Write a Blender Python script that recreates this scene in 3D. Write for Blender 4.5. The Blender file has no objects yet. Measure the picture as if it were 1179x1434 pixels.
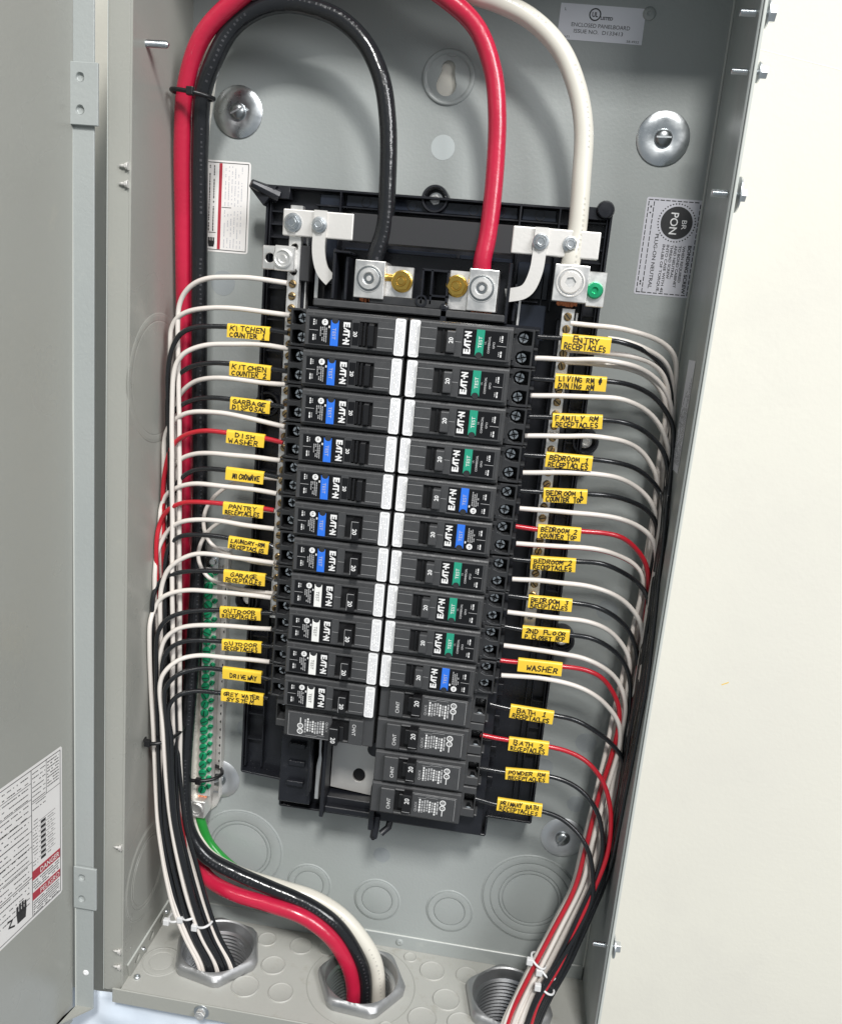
import bpy, bmesh, math, random
from mathutils import Matrix, Vector, Euler
from mathutils.geometry import tessellate_polygon
random.seed(7)
scene = bpy.context.scene
C = scene.collection
S = 0.001                                   # all measures below are millimetres: x right, depth towards the viewer, z up
R = math.radians

# ------------------------------------------------------------------ camera
CAM = [1173.753744, 77.28668, -615.82378, 13.301136, 1.342769, -0.089075, 0.127366]                                  # focal length in photo pixels, position (mm), rotation
cam = bpy.data.cameras.new('camera')
cam.sensor_fit = 'VERTICAL'; cam.sensor_height = 24.0
cam.lens = CAM[0] / 1434.0 * 24.0
cam.clip_start = 0.01; cam.clip_end = 50
co = bpy.data.objects.new('camera', cam); C.objects.link(co)
co.location = (CAM[1]*S, CAM[2]*S, CAM[3]*S)
co.rotation_euler = (CAM[4], CAM[5], CAM[6])
scene.camera = co

# ------------------------------------------------------------------ light
w = bpy.data.worlds.new('World'); scene.world = w; w.use_nodes = True
bg = w.node_tree.nodes['Background']
bg.inputs['Color'].default_value = (0.86, 0.94, 1.0, 1)
bg.inputs['Strength'].default_value = 0.30
def area(name, loc, target, size, energy, color, sy=None):
    l = bpy.data.lights.new(name, 'AREA'); l.energy = energy; l.color = color
    l.shape = 'RECTANGLE'; l.size = size; l.size_y = sy or size
    o = bpy.data.objects.new(name, l); C.objects.link(o)
    o.location = Vector(loc)*S
    d = (Vector(target) - Vector(loc))
    o.rotation_euler = d.to_track_quat('-Z', 'Y').to_euler()
    return o
area('ceiling_lamp', (480, -2700, 2750), (0, 0, -100), 0.5, 136, (1.0, 0.985, 0.955), 0.5)
area('window', (1800, -1800, 1500), (0, 0, -150), 1.0, 62, (0.99, 0.99, 1.0), 1.1)
scene.view_settings.view_transform = 'Standard'
scene.view_settings.look = 'None'
scene.view_settings.exposure = 0.0
scene.view_settings.gamma = 1.0

# ------------------------------------------------------------------ materials
def mat(name, color, rough=0.5, metal=0.0, bump=None, coat=0.0, var=None, spec=0.5, rvar=None, dust=None):
    m = bpy.data.materials.new(name); m.use_nodes = True
    nt = m.node_tree; b = nt.nodes['Principled BSDF']
    b.inputs['Base Color'].default_value = (*color, 1)
    b.inputs['Roughness'].default_value = rough
    b.inputs['Metallic'].default_value = metal
    b.inputs['Specular IOR Level'].default_value = spec
    if coat:
        b.inputs['Coat Weight'].default_value = coat; b.inputs['Coat Roughness'].default_value = 0.15
    tc = nt.nodes.new('ShaderNodeTexCoord')
    if bump:
        hgt = None
        for sc_, st in bump:
            n = nt.nodes.new('ShaderNodeTexNoise'); n.inputs['Scale'].default_value = sc_; n.inputs['Detail'].default_value = 3
            nt.links.new(tc.outputs['Object'], n.inputs['Vector'])
            bp = nt.nodes.new('ShaderNodeBump'); bp.inputs['Strength'].default_value = st; bp.inputs['Distance'].default_value = 0.0005
            nt.links.new(n.outputs['Fac'], bp.inputs['Height'])
            if hgt: nt.links.new(hgt.outputs['Normal'], bp.inputs['Normal'])
            hgt = bp
        nt.links.new(hgt.outputs['Normal'], b.inputs['Normal'])
    if var:
        sc_, c2, lo, hi = var
        n = nt.nodes.new('ShaderNodeTexNoise'); n.inputs['Scale'].default_value = sc_; n.inputs['Detail'].default_value = 5
        nt.links.new(tc.outputs['Object'], n.inputs['Vector'])
        r = nt.nodes.new('ShaderNodeMapRange'); r.inputs['From Min'].default_value = lo; r.inputs['From Max'].default_value = hi
        mx = nt.nodes.new('ShaderNodeMix'); mx.data_type = 'RGBA'
        mx.inputs['A'].default_value = (*color, 1); mx.inputs['B'].default_value = (*c2, 1)
        nt.links.new(n.outputs['Fac'], r.inputs['Value']); nt.links.new(r.outputs['Result'], mx.inputs['Factor'])
        nt.links.new(mx.outputs['Result'], b.inputs['Base Color'])
    if dust:
        ds, dc, lo, hi = dust
        n = nt.nodes.new('ShaderNodeTexNoise'); n.inputs['Scale'].default_value = ds; n.inputs['Detail'].default_value = 8; n.inputs['Roughness'].default_value = .75
        nt.links.new(tc.outputs['Object'], n.inputs['Vector'])
        r = nt.nodes.new('ShaderNodeMapRange'); r.inputs['From Min'].default_value = lo; r.inputs['From Max'].default_value = hi; r.inputs['To Max'].default_value = .55
        mx = nt.nodes.new('ShaderNodeMix'); mx.data_type = 'RGBA'; mx.inputs['B'].default_value = (*dc, 1)
        old = b.inputs['Base Color'].links
        if old: nt.links.new(old[0].from_socket, mx.inputs['A'])
        else: mx.inputs['A'].default_value = (*color, 1)
        nt.links.new(n.outputs['Fac'], r.inputs['Value']); nt.links.new(r.outputs['Result'], mx.inputs['Factor']); nt.links.new(mx.outputs['Result'], b.inputs['Base Color'])
    if rvar:
        sc_, a, c = rvar
        n = nt.nodes.new('ShaderNodeTexNoise'); n.inputs['Scale'].default_value = sc_; n.inputs['Detail'].default_value = 4
        nt.links.new(tc.outputs['Object'], n.inputs['Vector'])
        r = nt.nodes.new('ShaderNodeMapRange'); r.inputs['From Min'].default_value = .35; r.inputs['From Max'].default_value = .65
        r.inputs['To Min'].default_value = a; r.inputs['To Max'].default_value = c
        nt.links.new(n.outputs['Fac'], r.inputs['Value']); nt.links.new(r.outputs['Result'], b.inputs['Roughness'])
    return m
M = {}
M['paint'] = mat('grey_enamel', (0.335, 0.360, 0.354), 0.33, bump=[(420, 0.30), (60, 0.14)], dust=(35, (0.42, 0.44, 0.42), .62, .74), var=(9, (0.355, 0.377, 0.368), .35, .7), rvar=(25, .30, .42))
M['paint2'] = mat('bounce_warmed_enamel', (0.335, 0.338, 0.308), 0.36, bump=[(420, 0.16), (40, 0.16)], rvar=(14, .24, .46), dust=(28, (0.39, 0.38, 0.33), .60, .74))  # same grey enamel, warm reflected light tinted into its colour
M['paint_lit'] = mat('lit_floor_enamel', (0.41, 0.41, 0.38), 0.36, dust=(60, (0.30, 0.28, 0.23), .56, .70), bump=[(420, 0.16), (40, 0.10)], rvar=(20, .30, .42))  # box enamel made paler: light falling on the floor put into its colour
M['paintedge'] = mat('pale_enamel_edge', (0.52, 0.54, 0.51), 0.3)  # paler grey strips along edges and folds
M['spot'] = mat('spot_weld_paint', (0.30, 0.325, 0.335), 0.42, bump=[(420, .15)])
M['spotlight'] = mat('pale_plug', (0.47, 0.51, 0.51), 0.4)
M['wall'] = mat('cream_wall_paint', (0.70, 0.682, 0.605), 0.75, bump=[(300, 0.2), (60, .22), (12, .2)], dust=(7, (0.64, 0.62, 0.56), .50, .72), var=(3, (0.665, 0.645, 0.58), .4, .7))
M['sheet'] = mat('plastic_sheet', (0.74, 0.80, 0.88), 0.28, var=(14, (0.62, 0.70, 0.80), .4, .7))
M['pan'] = mat('black_plastic', (0.012, 0.013, 0.017), 0.30, dust=(120, (0.06, 0.06, 0.065), .60, .74), bump=[(200, .06)], rvar=(40, .22, .45))
M['pan2'] = mat('black_plastic_panel', (0.018, 0.022, 0.032), 0.16, bump=[(90, .05)])
M['strap'] = mat('strap_cover', (0.035, 0.035, 0.037), 0.38)
M['case'] = mat('breaker_case', (0.028, 0.029, 0.031), 0.40, bump=[(900, .10)], rvar=(150, .33, .52))
M['case2'] = mat('breaker_case_light', (0.052, 0.053, 0.055), 0.42, dust=(260, (0.13, 0.13, 0.13), .60, .72), bump=[(900, .12)], rvar=(200, .35, .55))
M['gloss'] = mat('breaker_label_black', (0.006, 0.006, 0.007), 0.22)
M['handle'] = mat('handle_black', (0.010, 0.010, 0.011), 0.30)
M['void'] = mat('recess_shade', (0.004, 0.004, 0.005), 0.6)  # near-black that paints in the shade inside slots, holes and bores
M['ink'] = mat('white_print', (0.78, 0.78, 0.77), 0.5)
M['inkgrey'] = mat('grey_print', (0.42, 0.42, 0.42), 0.5)
M['black_ink'] = mat('black_ink', (0.02, 0.02, 0.022), 0.5)
M['lightink'] = mat('pale_ink', (0.45, 0.46, 0.50), 0.6)
M['blue'] = mat('blue_button', (0.030, 0.17, 0.72), 0.30)
M['green'] = mat('green_button', (0.022, 0.30, 0.19), 0.30)
M['whitebtn'] = mat('white_button', (0.80, 0.80, 0.77), 0.32)
M['sticker'] = mat('white_sticker', (0.82, 0.82, 0.82), 0.40)
M['silverlabel'] = mat('silver_label', (0.60, 0.60, 0.65), 0.35)
M['greylabel'] = mat('grey_label', (0.74, 0.75, 0.80), 0.4)
M['paper'] = mat('label_paper', (0.80, 0.78, 0.76), 0.45, bump=[(30, .3)])
M['red_ink'] = mat('label_red', (0.42, 0.035, 0.055), 0.45)
M['yellow'] = mat('yellow_tape', (0.86, 0.58, 0.045), 0.38, bump=[(120, .25)], var=(60, (0.80, 0.52, 0.05), .4, .7))
M['marker'] = mat('marker_ink', (0.018, 0.014, 0.010), 0.5)
M['w_white'] = mat('white_insulation', (0.72, 0.67, 0.62), 0.30, var=(40, (0.74, 0.68, 0.63), .4, .7), coat=.2)
M['w_black'] = mat('black_insulation', (0.012, 0.013, 0.015), 0.24, coat=.3, bump=[(160, .2)])
M['w_red'] = mat('red_insulation', (0.48, 0.016, 0.03), 0.28, coat=.3, var=(40, (0.45, 0.012, 0.02), .4, .7))
M['c_white'] = mat('white_cable_jacket', (0.68, 0.655, 0.58), 0.30, coat=.25, bump=[(70, .2)], var=(20, (0.63, 0.60, 0.53), .4, .7))
M['c_black'] = mat('black_cable_jacket', (0.013, 0.014, 0.016), 0.20, coat=.0, bump=[(150, .8), (45, .5)])
M['c_red'] = mat('red_cable_jacket', (0.50, 0.014, 0.05), 0.27, coat=.3, bump=[(150, .6), (45, .4)], var=(25, (0.42, 0.012, 0.04), .4, .7))
M['c_green'] = mat('green_cable_jacket', (0.018, 0.24, 0.035), 0.30, coat=.2)
M['printred'] = mat('print_on_red', (0.25, 0.02, 0.03), .4)
M['printgrey'] = mat('print_on_black', (0.045, 0.045, 0.05), .3)
M['printwhite'] = mat('print_on_white', (0.50, 0.485, 0.43), .4)
M['copper'] = mat('copper', (0.55, 0.20, 0.10), 0.35, 1.0)
M['zinc'] = mat('zinc_plate', (0.70, 0.73, 0.75), 0.34, 1.0, bump=[(300, .15)], rvar=(60, .2, .42))
M['washer_dull'] = mat('dull_washer', (0.66, 0.68, 0.70), 0.42, 0.85, bump=[(200, .3)], rvar=(50, .35, .6))
M['zincdark'] = mat('zinc_dark', (0.33, 0.35, 0.36), 0.35, 1.0, bump=[(200, .2)])
M['alu'] = mat('aluminium', (0.86, 0.85, 0.83), 0.36, 0.9, bump=[(500, .12)], rvar=(90, .3, .5))
M['alumatte'] = mat('aluminium_matte', (0.74, 0.72, 0.69), 0.5, 0.55, bump=[(500, .12)])
M['brass'] = mat('brass', (0.80, 0.52, 0.12), 0.25, 1.0)
M['brassdull'] = mat('brass_screw', (0.42, 0.30, 0.15), 0.32, 1.0)
M['greenscrew'] = mat('green_screw', (0.025, 0.42, 0.19), 0.22, 0.5)
M['cast'] = mat('cast_zinc', (0.46, 0.465, 0.47), 0.42, .9, bump=[(160, .5), (30, .4)], rvar=(40, .32, .58))
M['thread'] = mat('steel_thread', (0.62, 0.63, 0.65), 0.34, 1.0)
M['tie_black'] = mat('black_tie', (0.010, 0.010, 0.011), 0.35)
M['tie_white'] = mat('natural_tie', (0.66, 0.66, 0.66), 0.35)

# ------------------------------------------------------------------ mesh helpers
_txt = {}
def text_geo(s, bold=0.0, space=1.0):
    k = (s, bold, space)
    if k in _txt: return _txt[k]
    cu = bpy.data.curves.new('t', 'FONT'); cu.body = s; cu.size = 1.0; cu.resolution_u = 3
    cu.offset = bold; cu.space_character = space; cu.fill_mode = 'FRONT'
    ob = bpy.data.objects.new('t', cu); C.objects.link(ob)
    dg = bpy.context.evaluated_depsgraph_get(); dg.update()
    me = ob.evaluated_get(dg).to_mesh()
    v = [(p.co.x, p.co.y) for p in me.vertices]; f = [tuple(p.vertices) for p in me.polygons]
    ob.evaluated_get(dg).to_mesh_clear()
    bpy.data.objects.remove(ob); bpy.data.curves.remove(cu)
    if v:
        x0 = min(a[0] for a in v); x1 = max(a[0] for a in v); y0 = min(a[1] for a in v); y1 = max(a[1] for a in v)
    else: x0 = x1 = y0 = y1 = 0
    _txt[k] = (v, f, (x0, x1, y0, y1)); return _txt[k]

STR = {'A': [[(0,0),(.5,1),(1,0)],[(.2,.38),(.8,.38)]], 'B': [[(0,0),(0,1),(.7,.95),(.8,.75),(.6,.52),(0,.5)],[(.6,.52),(.95,.28),(.7,0),(0,0)]],
 'C': [[(.95,.85),(.5,1),(.1,.7),(.05,.3),(.4,0),(.95,.1)]], 'D': [[(0,0),(0,1),(.6,.9),(.95,.5),(.6,.08),(0,0)]],
 'E': [[(.9,1),(0,1),(0,0),(.9,0)],[(0,.5),(.7,.5)]], 'F': [[(.9,1),(0,1),(0,0)],[(0,.52),(.7,.52)]],
 'G': [[(.9,.85),(.5,1),(.1,.7),(.05,.3),(.4,0),(.9,.12),(.9,.45),(.5,.45)]], 'H': [[(0,0),(0,1)],[(.9,0),(.9,1)],[(0,.5),(.9,.5)]],
 'I': [[(.4,0),(.4,1)]], 'K': [[(0,0),(0,1)],[(.9,1),(0,.42)],[(.25,.55),(.95,0)]], 'L': [[(0,1),(0,0),(.85,.03)]],
 'M': [[(0,0),(.1,1),(.5,.3),(.9,1),(1,0)]], 'N': [[(0,0),(0,1),(.9,0),(.9,1)]], 'O': [[(.5,1),(.08,.7),(.08,.3),(.5,0),(.92,.3),(.92,.7),(.5,1)]],
 'P': [[(0,0),(0,1),(.7,.95),(.85,.7),(.6,.45),(0,.42)]], 'R': [[(0,0),(0,1),(.7,.95),(.8,.72),(.6,.5),(0,.46)],[(.35,.48),(.9,0)]],
 'S': [[(.9,.88),(.4,1),(.1,.78),(.3,.55),(.75,.42),(.85,.18),(.5,0),(.05,.1)]], 'T': [[(0,1),(1,1)],[(.5,1),(.5,0)]],
 'U': [[(0,1),(.05,.25),(.4,0),(.8,.2),(.9,1)]], 'V': [[(0,1),(.45,0),(.95,1)]], 'W': [[(0,1),(.2,0),(.5,.6),(.8,0),(1,1)]],
 'Y': [[(0,1),(.45,.5),(.95,1)],[(.45,.5),(.4,0)]], '1': [[(.2,.8),(.5,1),(.5,0)],[(.15,0),(.85,0)]], '2': [[(.08,.8),(.45,1),(.85,.78),(.6,.4),(.05,0),(.95,.02)]],
 '3': [[(.1,.95),(.8,.9),(.45,.55),(.85,.35),(.6,.02),(.05,.08)]], '.': [[(.3,.0),(.42,.08)]], '-': [[(.1,.5),(.8,.5)]], '/': [[(0,0),(.9,1)]],
 '@': [[(.5,.95),(.1,.7),(.1,.3),(.5,.05),(.9,.3),(.9,.7),(.5,.95)],[(.36,-.15),(.36,1.15)],[(.64,-.15),(.64,1.15)]]}

def nv(v):
    return Vector(v).normalized()
class MB:
    """collects geometry in a local frame (u right, v up, w towards the viewer), millimetres"""
    def __init__(s): s.v=[]; s.f=[]; s.m=[]; s.frame()
    def frame(s, o=(0,0,0), U=(1,0,0), V=(0,0,1), W=None):
        # o is (x, depth, z)
        s.o = Vector((o[0], -o[1], o[2])); s.U = nv(U); s.V = nv(V)
        s.W = s.U.cross(s.V).normalized() if W is None else nv(W); return s
    def turn(s, o, ang):      # a frame facing the viewer, rotated in its plane
        c, n = math.cos(R(ang)), math.sin(R(ang))
        return s.frame(o, (c, 0, n), (-n, 0, c))
    def add(s, vs, fs, m=0):
        b = len(s.v)
        s.v += [s.o + s.U*a + s.V*b_ + s.W*c for a, b_, c in vs]
        s.f += [tuple(i+b for i in f) for f in fs]; s.m += [m]*len(fs)
    def box(s, u0, u1, v0, v1, w0, w1, m=0):
        vs = [(u, v, q) for q in (w0, w1) for v in (v0, v1) for u in (u0, u1)]
        s.add(vs, [(0,2,3,1),(4,5,7,6),(0,1,5,4),(1,3,7,5),(3,2,6,7),(2,0,4,6)], m)
    def prism(s, poly, w0, w1, m=0, holes=()):
        loops = [list(poly)] + [list(h) for h in holes]
        flat = [p for l in loops for p in l]; n = len(flat)
        tris = tessellate_polygon([[Vector((p[0], p[1], 0)) for p in l] for l in loops])
        vs = [(p[0], p[1], w0) for p in flat] + [(p[0], p[1], w1) for p in flat]
        fs = [tuple(t) for t in tris] + [tuple(i+n for i in reversed(t)) for t in tris]
        b = 0
        for l in loops:
            k = len(l)
            fs += [(b+i, b+(i+1) % k, b+(i+1) % k+n, b+i+n) for i in range(k)]; b += k
        s.add(vs, fs, m)
    def sweep(s, prof, u0, u1, m=0):      # profile in (v,w) pulled along u
        n = len(prof)
        vs = [(u0, a, b) for a, b in prof] + [(u1, a, b) for a, b in prof]
        tr = tessellate_polygon([[Vector((a, b, 0)) for a, b in prof]])
        s.add(vs, [(i, (i+1) % n, (i+1) % n+n, i+n) for i in range(n)] + [tuple(t) for t in tr] + [tuple(i+n for i in t) for t in tr], m)
    def circ(s, cu, cv, r, n=24, a0=0, sq=1.0): return [(cu+r*math.cos(a0+2*math.pi*i/n), cv+r*sq*math.sin(a0+2*math.pi*i/n)) for i in range(n)]
    def cyl(s, cu, cv, r, w0, w1, m=0, n=20): s.lathe(cu, cv, [(0, w0), (r, w0), (r, w1), (0, w1)], m, n)
    def lathe(s, cu, cv, prof, m=0, n=24, close=False):
        vs = []; rings = []
        for r, q in prof:
            if r <= 1e-6: rings.append([len(vs)]); vs.append((cu, cv, q))
            else:
                rings.append(list(range(len(vs), len(vs)+n))); vs += [(cu+r*math.cos(2*math.pi*i/n), cv+r*math.sin(2*math.pi*i/n), q) for i in range(n)]
        fs = []
        pr = list(zip(rings, rings[1:])) + ([(rings[-1], rings[0])] if close else [])
        for a, b in pr:
            for i in range(n):
                j = (i+1) % n
                if len(a) == 1 and len(b) == 1: continue
                if len(a) == 1: fs.append((a[0], b[j], b[i]))
                elif len(b) == 1: fs.append((a[i], a[j], b[0]))
                else: fs.append((a[i], a[j], b[j], b[i]))
        s.add(vs, fs, m)
    def poly(s, pts, w, m=0):
        tr = tessellate_polygon([[Vector((a, b, 0)) for a, b in pts]])
        s.add([(a, b, w) for a, b in pts], [tuple(t) for t in tr], m)
    def rrect(s, u0, u1, v0, v1, r, n=4):
        out = []
        for cx, cy, a in ((u1-r, v1-r, 0), (u0+r, v1-r, 90), (u0+r, v0+r, 180), (u1-r, v0+r, 270)):
            for i in range(n+1):
                t = R(a+90*i/n); out.append((cx+r*math.cos(t), cy+r*math.sin(t)))
        return out
    def text(s, t, cu, cv, h, w, m=0, ang=0, width=None, bold=0.0, space=1.0):
        """centred flat lettering, cap height h"""
        v, f, (x0, x1, y0, y1) = text_geo(t, bold, space)
        if not v: return
        k = h/0.73; kx = k if width is None else width/(x1-x0)
        c, n = math.cos(R(ang)), math.sin(R(ang)); mx = (x0+x1)/2; my = 0.365
        vs = []
        for a, b in v:
            a = (a-mx)*kx; b = (b-my)*k
            vs.append((cu+a*c-b*n, cv+a*n+b*c, w))
        s.add(vs, f, m)
    def stroke(s, pts, th, w, m=0):
        for i, (a, b) in enumerate(zip(pts, pts[1:])):
            dx, dy = b[0]-a[0], b[1]-a[1]; L = math.hypot(dx, dy) or 1e-6
            ex, ey = dx/L*th*.35, dy/L*th*.35; nx, ny = -dy/L*th/2, dx/L*th/2
            q = w + 0.012*(i % 3)
            s.add([(a[0]-ex+nx, a[1]-ey+ny, q), (a[0]-ex-nx, a[1]-ey-ny, q), (b[0]+ex-nx, b[1]+ey-ny, q), (b[0]+ex+nx, b[1]+ey+ny, q)], [(0,1,2,3)], m)
    def hand(s, t, u0, u1, v0, h, w, m=0, th=0.55):
        n = len(t); adv = (u1-u0)/n
        for i, ch in enumerate(t):
            if ch not in STR: continue
            jx = random.uniform(-.10, .10)*adv; jy = random.uniform(-.07, .07)*h; sl = random.uniform(-.12, .22); hh = h*random.uniform(.80, 1.10)
            for k, st in enumerate(STR[ch]):
                s.stroke([(u0+adv*i+jx+(p[0]*.76+sl*p[1])*adv, v0+jy+p[1]*hh) for p in st], th*random.uniform(.85, 1.1), w+.04*k+.004*(i % 5), m)
    def dashes(s, u0, u1, v, h, w, m=0, dens=.8, vert=False):
        x = u0
        while x < u1:
            l = random.uniform(.5, 1.6)*h*1.6
            if random.random() < dens:
                a, b = x, min(x+l, u1)
                if vert: s.add([(v-h/2, a, w), (v+h/2, a, w), (v+h/2, b, w), (v-h/2, b, w)], [(0,1,2,3)], m)
                else: s.add([(a, v-h/2, w), (b, v-h/2, w), (b, v+h/2, w), (a, v+h/2, w)], [(0,1,2,3)], m)
            x += l + h*.45
    def line(s, u0, v0, u1, v1, th, w, m=0): s.stroke([(u0, v0), (u1, v1)], th, w, m)
    def tube(s, path, r, m=0, n=10, caps=True, sq=None):
        P = [Vector((p[0], -p[1], p[2])) for p in path]
        T = [(P[min(i+1, len(P)-1)]-P[max(i-1, 0)]).normalized() for i in range(len(P))]
        up = Vector((0, -1, 0)) if abs(T[0].y) < .9 else Vector((1, 0, 0))
        N = (up - T[0]*up.dot(T[0])).normalized(); b0 = len(s.v)
        for i, p in enumerate(P):
            if i:
                N = (N - T[i]*N.dot(T[i])).normalized()
            B = T[i].cross(N); rr = r[i] if isinstance(r, (list, tuple)) else r
            for k in range(n):
                a = 2*math.pi*k/n; s.v.append(p + N*(rr*math.cos(a)) + B*(rr*math.sin(a)))
        for i in range(len(P)-1):
            for k in range(n):
                a, b = b0+i*n+k, b0+i*n+(k+1) % n; s.f.append((a, b, b+n, a+n)); s.m.append(m)
        if caps:
            s.f.append(tuple(b0+k for k in range(n))[::-1]); s.m.append(m)
            e = b0+(len(P)-1)*n; s.f.append(tuple(e+k for k in range(n))); s.m.append(m)
    def build(s, name, mats, parent=None, bevel=0, smooth=None, segs=1, fix=True):
        if not isinstance(mats, (list, tuple)): mats = [mats]
        base = parent['_o'] if parent is not None else (0, 0, 0)
        base = Vector(base)
        me = bpy.data.meshes.new(name)
        me.from_pydata([tuple((p-base)*S) for p in s.v], [], s.f)
        for k in mats: me.materials.append(M[k])
        me.polygons.foreach_set('material_index', s.m)
        if fix:
            bm = bmesh.new(); bm.from_mesh(me); bmesh.ops.recalc_face_normals(bm, faces=bm.faces); bm.to_mesh(me); bm.free()
        if smooth:
            me.polygons.foreach_set('use_smooth', [True]*len(me.polygons)); me.set_sharp_from_angle(angle=R(smooth))
        me.update()
        o = bpy.data.objects.new(name, me); C.objects.link(o)
        if parent is not None: o.parent = parent['_ob']
        if bevel:
            b = o.modifiers.new('bevel', 'BEVEL'); b.width = bevel*S; b.segments = segs; b.limit_method = 'ANGLE'; b.angle_limit = R(40)
        return {'_ob': o, '_o': base}
def thing(name, label, cat, loc=(0,0,0), group=None):
    o = bpy.data.objects.new(name, None); C.objects.link(o)
    o.empty_display_size = .01
    L = Vector((loc[0], -loc[1], loc[2])); o.location = L*S
    o['label'] = label; o['category'] = cat
    if group: o['group'] = group
    return {'_ob': o, '_o': L}
def copy_thing(t, loc, label, rot=None):
    src = t['_ob']; r = src.copy(); C.objects.link(r)
    r.location = (loc[0]*S, -loc[1]*S, loc[2]*S); r['label'] = label
    if rot is not None: r.rotation_euler = rot
    for ch in src.children:
        c = ch.copy(); C.objects.link(c); c.parent = r
        for g in ch.children:
            d = g.copy(); C.objects.link(d); d.parent = c
    return r
def spline(pts, step=3.0):
    P = [Vector(p) for p in pts]
    P = [P[0]*2-P[1]] + P + [P[-1]*2-P[-2]]
    out = []
    for i in range(1, len(P)-2):
        p0, p1, p2, p3 = P[i-1:i+3]
        t0 = 0; t1 = t0+max((p1-p0).length, .01)**.5; t2 = t1+max((p2-p1).length, .01)**.5; t3 = t2+max((p3-p2).length, .01)**.5
        n = max(2, int((p2-p1).length/step)+1)
        for k in range(n):
            t = t1+(t2-t1)*k/n
            A1 = p0*((t1-t)/(t1-t0))+p1*((t-t0)/(t1-t0)); A2 = p1*((t2-t)/(t2-t1))+p2*((t-t1)/(t2-t1)); A3 = p2*((t3-t)/(t3-t2))+p3*((t-t2)/(t3-t2))
            B1 = A1*((t2-t)/(t2-t0))+A2*((t-t0)/(t2-t0)); B2 = A2*((t3-t)/(t3-t1))+A3*((t-t1)/(t3-t1))
            out.append(B1*((t2-t)/(t2-t1))+B2*((t-t1)/(t2-t1)))
    out.append(P[-2])
    for _ in range(2):
        out = [out[0]]+[(out[i-1]+out[i]*2+out[i+1])/4 for i in range(1, len(out)-1)]+[out[-1]]
    return out
def hexpoly(r, a0=0): return [(r*math.cos(R(a0+60*i)), r*math.sin(R(a0+60*i))) for i in range(6)]

# ------------------------------------------------------------------ wall and sheet behind
XL, XR, ZB, ZT, D = -178.0, 183.0, -513.7, 262.0, 90.0
b = MB(); b.box(-900, 900, -1100, 900, -12, -3.0)
wl = b.build('wall', 'wall'); wl['_ob']['label'] = 'cream painted wall behind and to the right of the open box'
wl['_ob']['category'] = 'wall'; wl['_ob']['kind'] = 'structure'
b = MB(); b.line(202, 202, 330, 179, .45, -2.9, 0); b.line(252, -237.5, 256.5, -235, .7, -2.9, 1)
k = b.build('paint_scuff', ['paper', 'yellow'], None, fix=False); k['_ob'].parent = wl['_ob']
b = MB(); nx, nz = 48, 34
vs = []; fs = []
import mathutils.noise as mn
for j in range(nz+1):
    for i in range(nx+1):
        x = -290+360*i/nx; z = -529-190*j/nz
        q = 82+6*mn.noise(Vector((x*.018, z*.022, 3)))+5*abs(mn.noise(Vector((x*.045, z*.05, 9))))+j*.2
        vs.append((x, z, q))
fs = [(j*(nx+1)+i, j*(nx+1)+i+1, (j+1)*(nx+1)+i+1, (j+1)*(nx+1)+i) for j in range(nz) for i in range(nx)]
b.add(vs, fs)
sh = b.build('plastic_sheet', 'sheet', smooth=50, fix=False)
sm = sh['_ob'].modifiers.new('thickness', 'SOLIDIFY'); sm.thickness = .0004
sh['_ob']['label'] = 'pale bluish plastic sheet hanging below the front lip of the box'; sh['_ob']['category'] = 'plastic sheet'

# ------------------------------------------------------------------ the enclosure
enc = thing('electrical_panel_enclosure', 'open grey painted steel electrical panel box holding the breakers and wires', 'electrical box', (0, 0, ZB))
b = MB()
key = []
kx, kz = 2.4, 172.5
for i in range(13): a = R(-20+220*i/12); key.append((kx+4.6*math.cos(a), kz+6.5+4.6*math.sin(a)))
for i in range(17): a = R(155+230*i/16); key.append((kx-0.6+6.9*math.cos(a), kz-4.5+6.9*math.sin(a)))
b.prism([(XL-1.5, ZB-1.5), (XR+1.5, ZB-1.5), (XR+1.5, ZT), (XL-1.5, ZT)], -1.5, 0, 0, holes=[key])
b.build('back_panel', 'paint', enc)
b = MB(); b.box(XL, XR, ZB, ZB+12.5, 0, 1.5, 0); b.box(XL, XR, ZB+12.5, ZB+12.9, 0.0, 1.3, 1)
b.build('back_flange', ['paint', 'paintedge'], enc, bevel=.4)
b = MB(); b.box(XL-1.5, XL, ZB-1.5, ZT, 0, D); b.build('side_wall', 'paint2', enc)
b = MB(); b.box(XR, XR+1.5, ZB-1.5, ZT, 0, D-.4, 0); b.box(XR-.1, XR+1.7, ZB-1.5, ZT, D-.4, D+.6, 1)
b.box(XR-1.4, XR, ZB, ZT, 0, 1.5, 1)
b.build('side_wall', ['paint', 'paintedge'], enc, bevel=.3)
b = MB(); b.box(XR-1.6, XR-.0, ZB, ZT, D-22, D-1, 0); b.build('front_return', 'paint', enc, bevel=.5)
b = MB(); b.box(XL-15.5, XL-1.5, ZB-6, ZT, D-1.5, D); b.box(XL-15.5, XL-14.2, ZB-6, ZT, D-9, D-1.5); b.build('front_flange', 'paint2', enc, bevel=.5)
b = MB(); b.box(XL-15.9, XL-15.5, ZB-6, ZT, D-2, D+.3); b.build('flange_edge', 'paintedge', enc)
b = MB(); b.box(XL-1.5, XR+1.5, ZT, ZT+1.5, -1.5, D+4); b.build('top_panel', 'paint', enc)
HUBS = [(-119, 43), (3, 47.5), (121.5, 42)]
b = MB().frame((0, 0, ZB), (1, 0, 0), (0, -1, 0), (0, 0, 1))
b.prism([(XL, 0), (XR, 0), (XR, D+3), (XL, D+3)], -1.5, 0, 0, holes=[b.circ(x, y, 30, 40) for x, y in HUBS])
b.build('floor_panel', 'paint_lit', enc)
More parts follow.
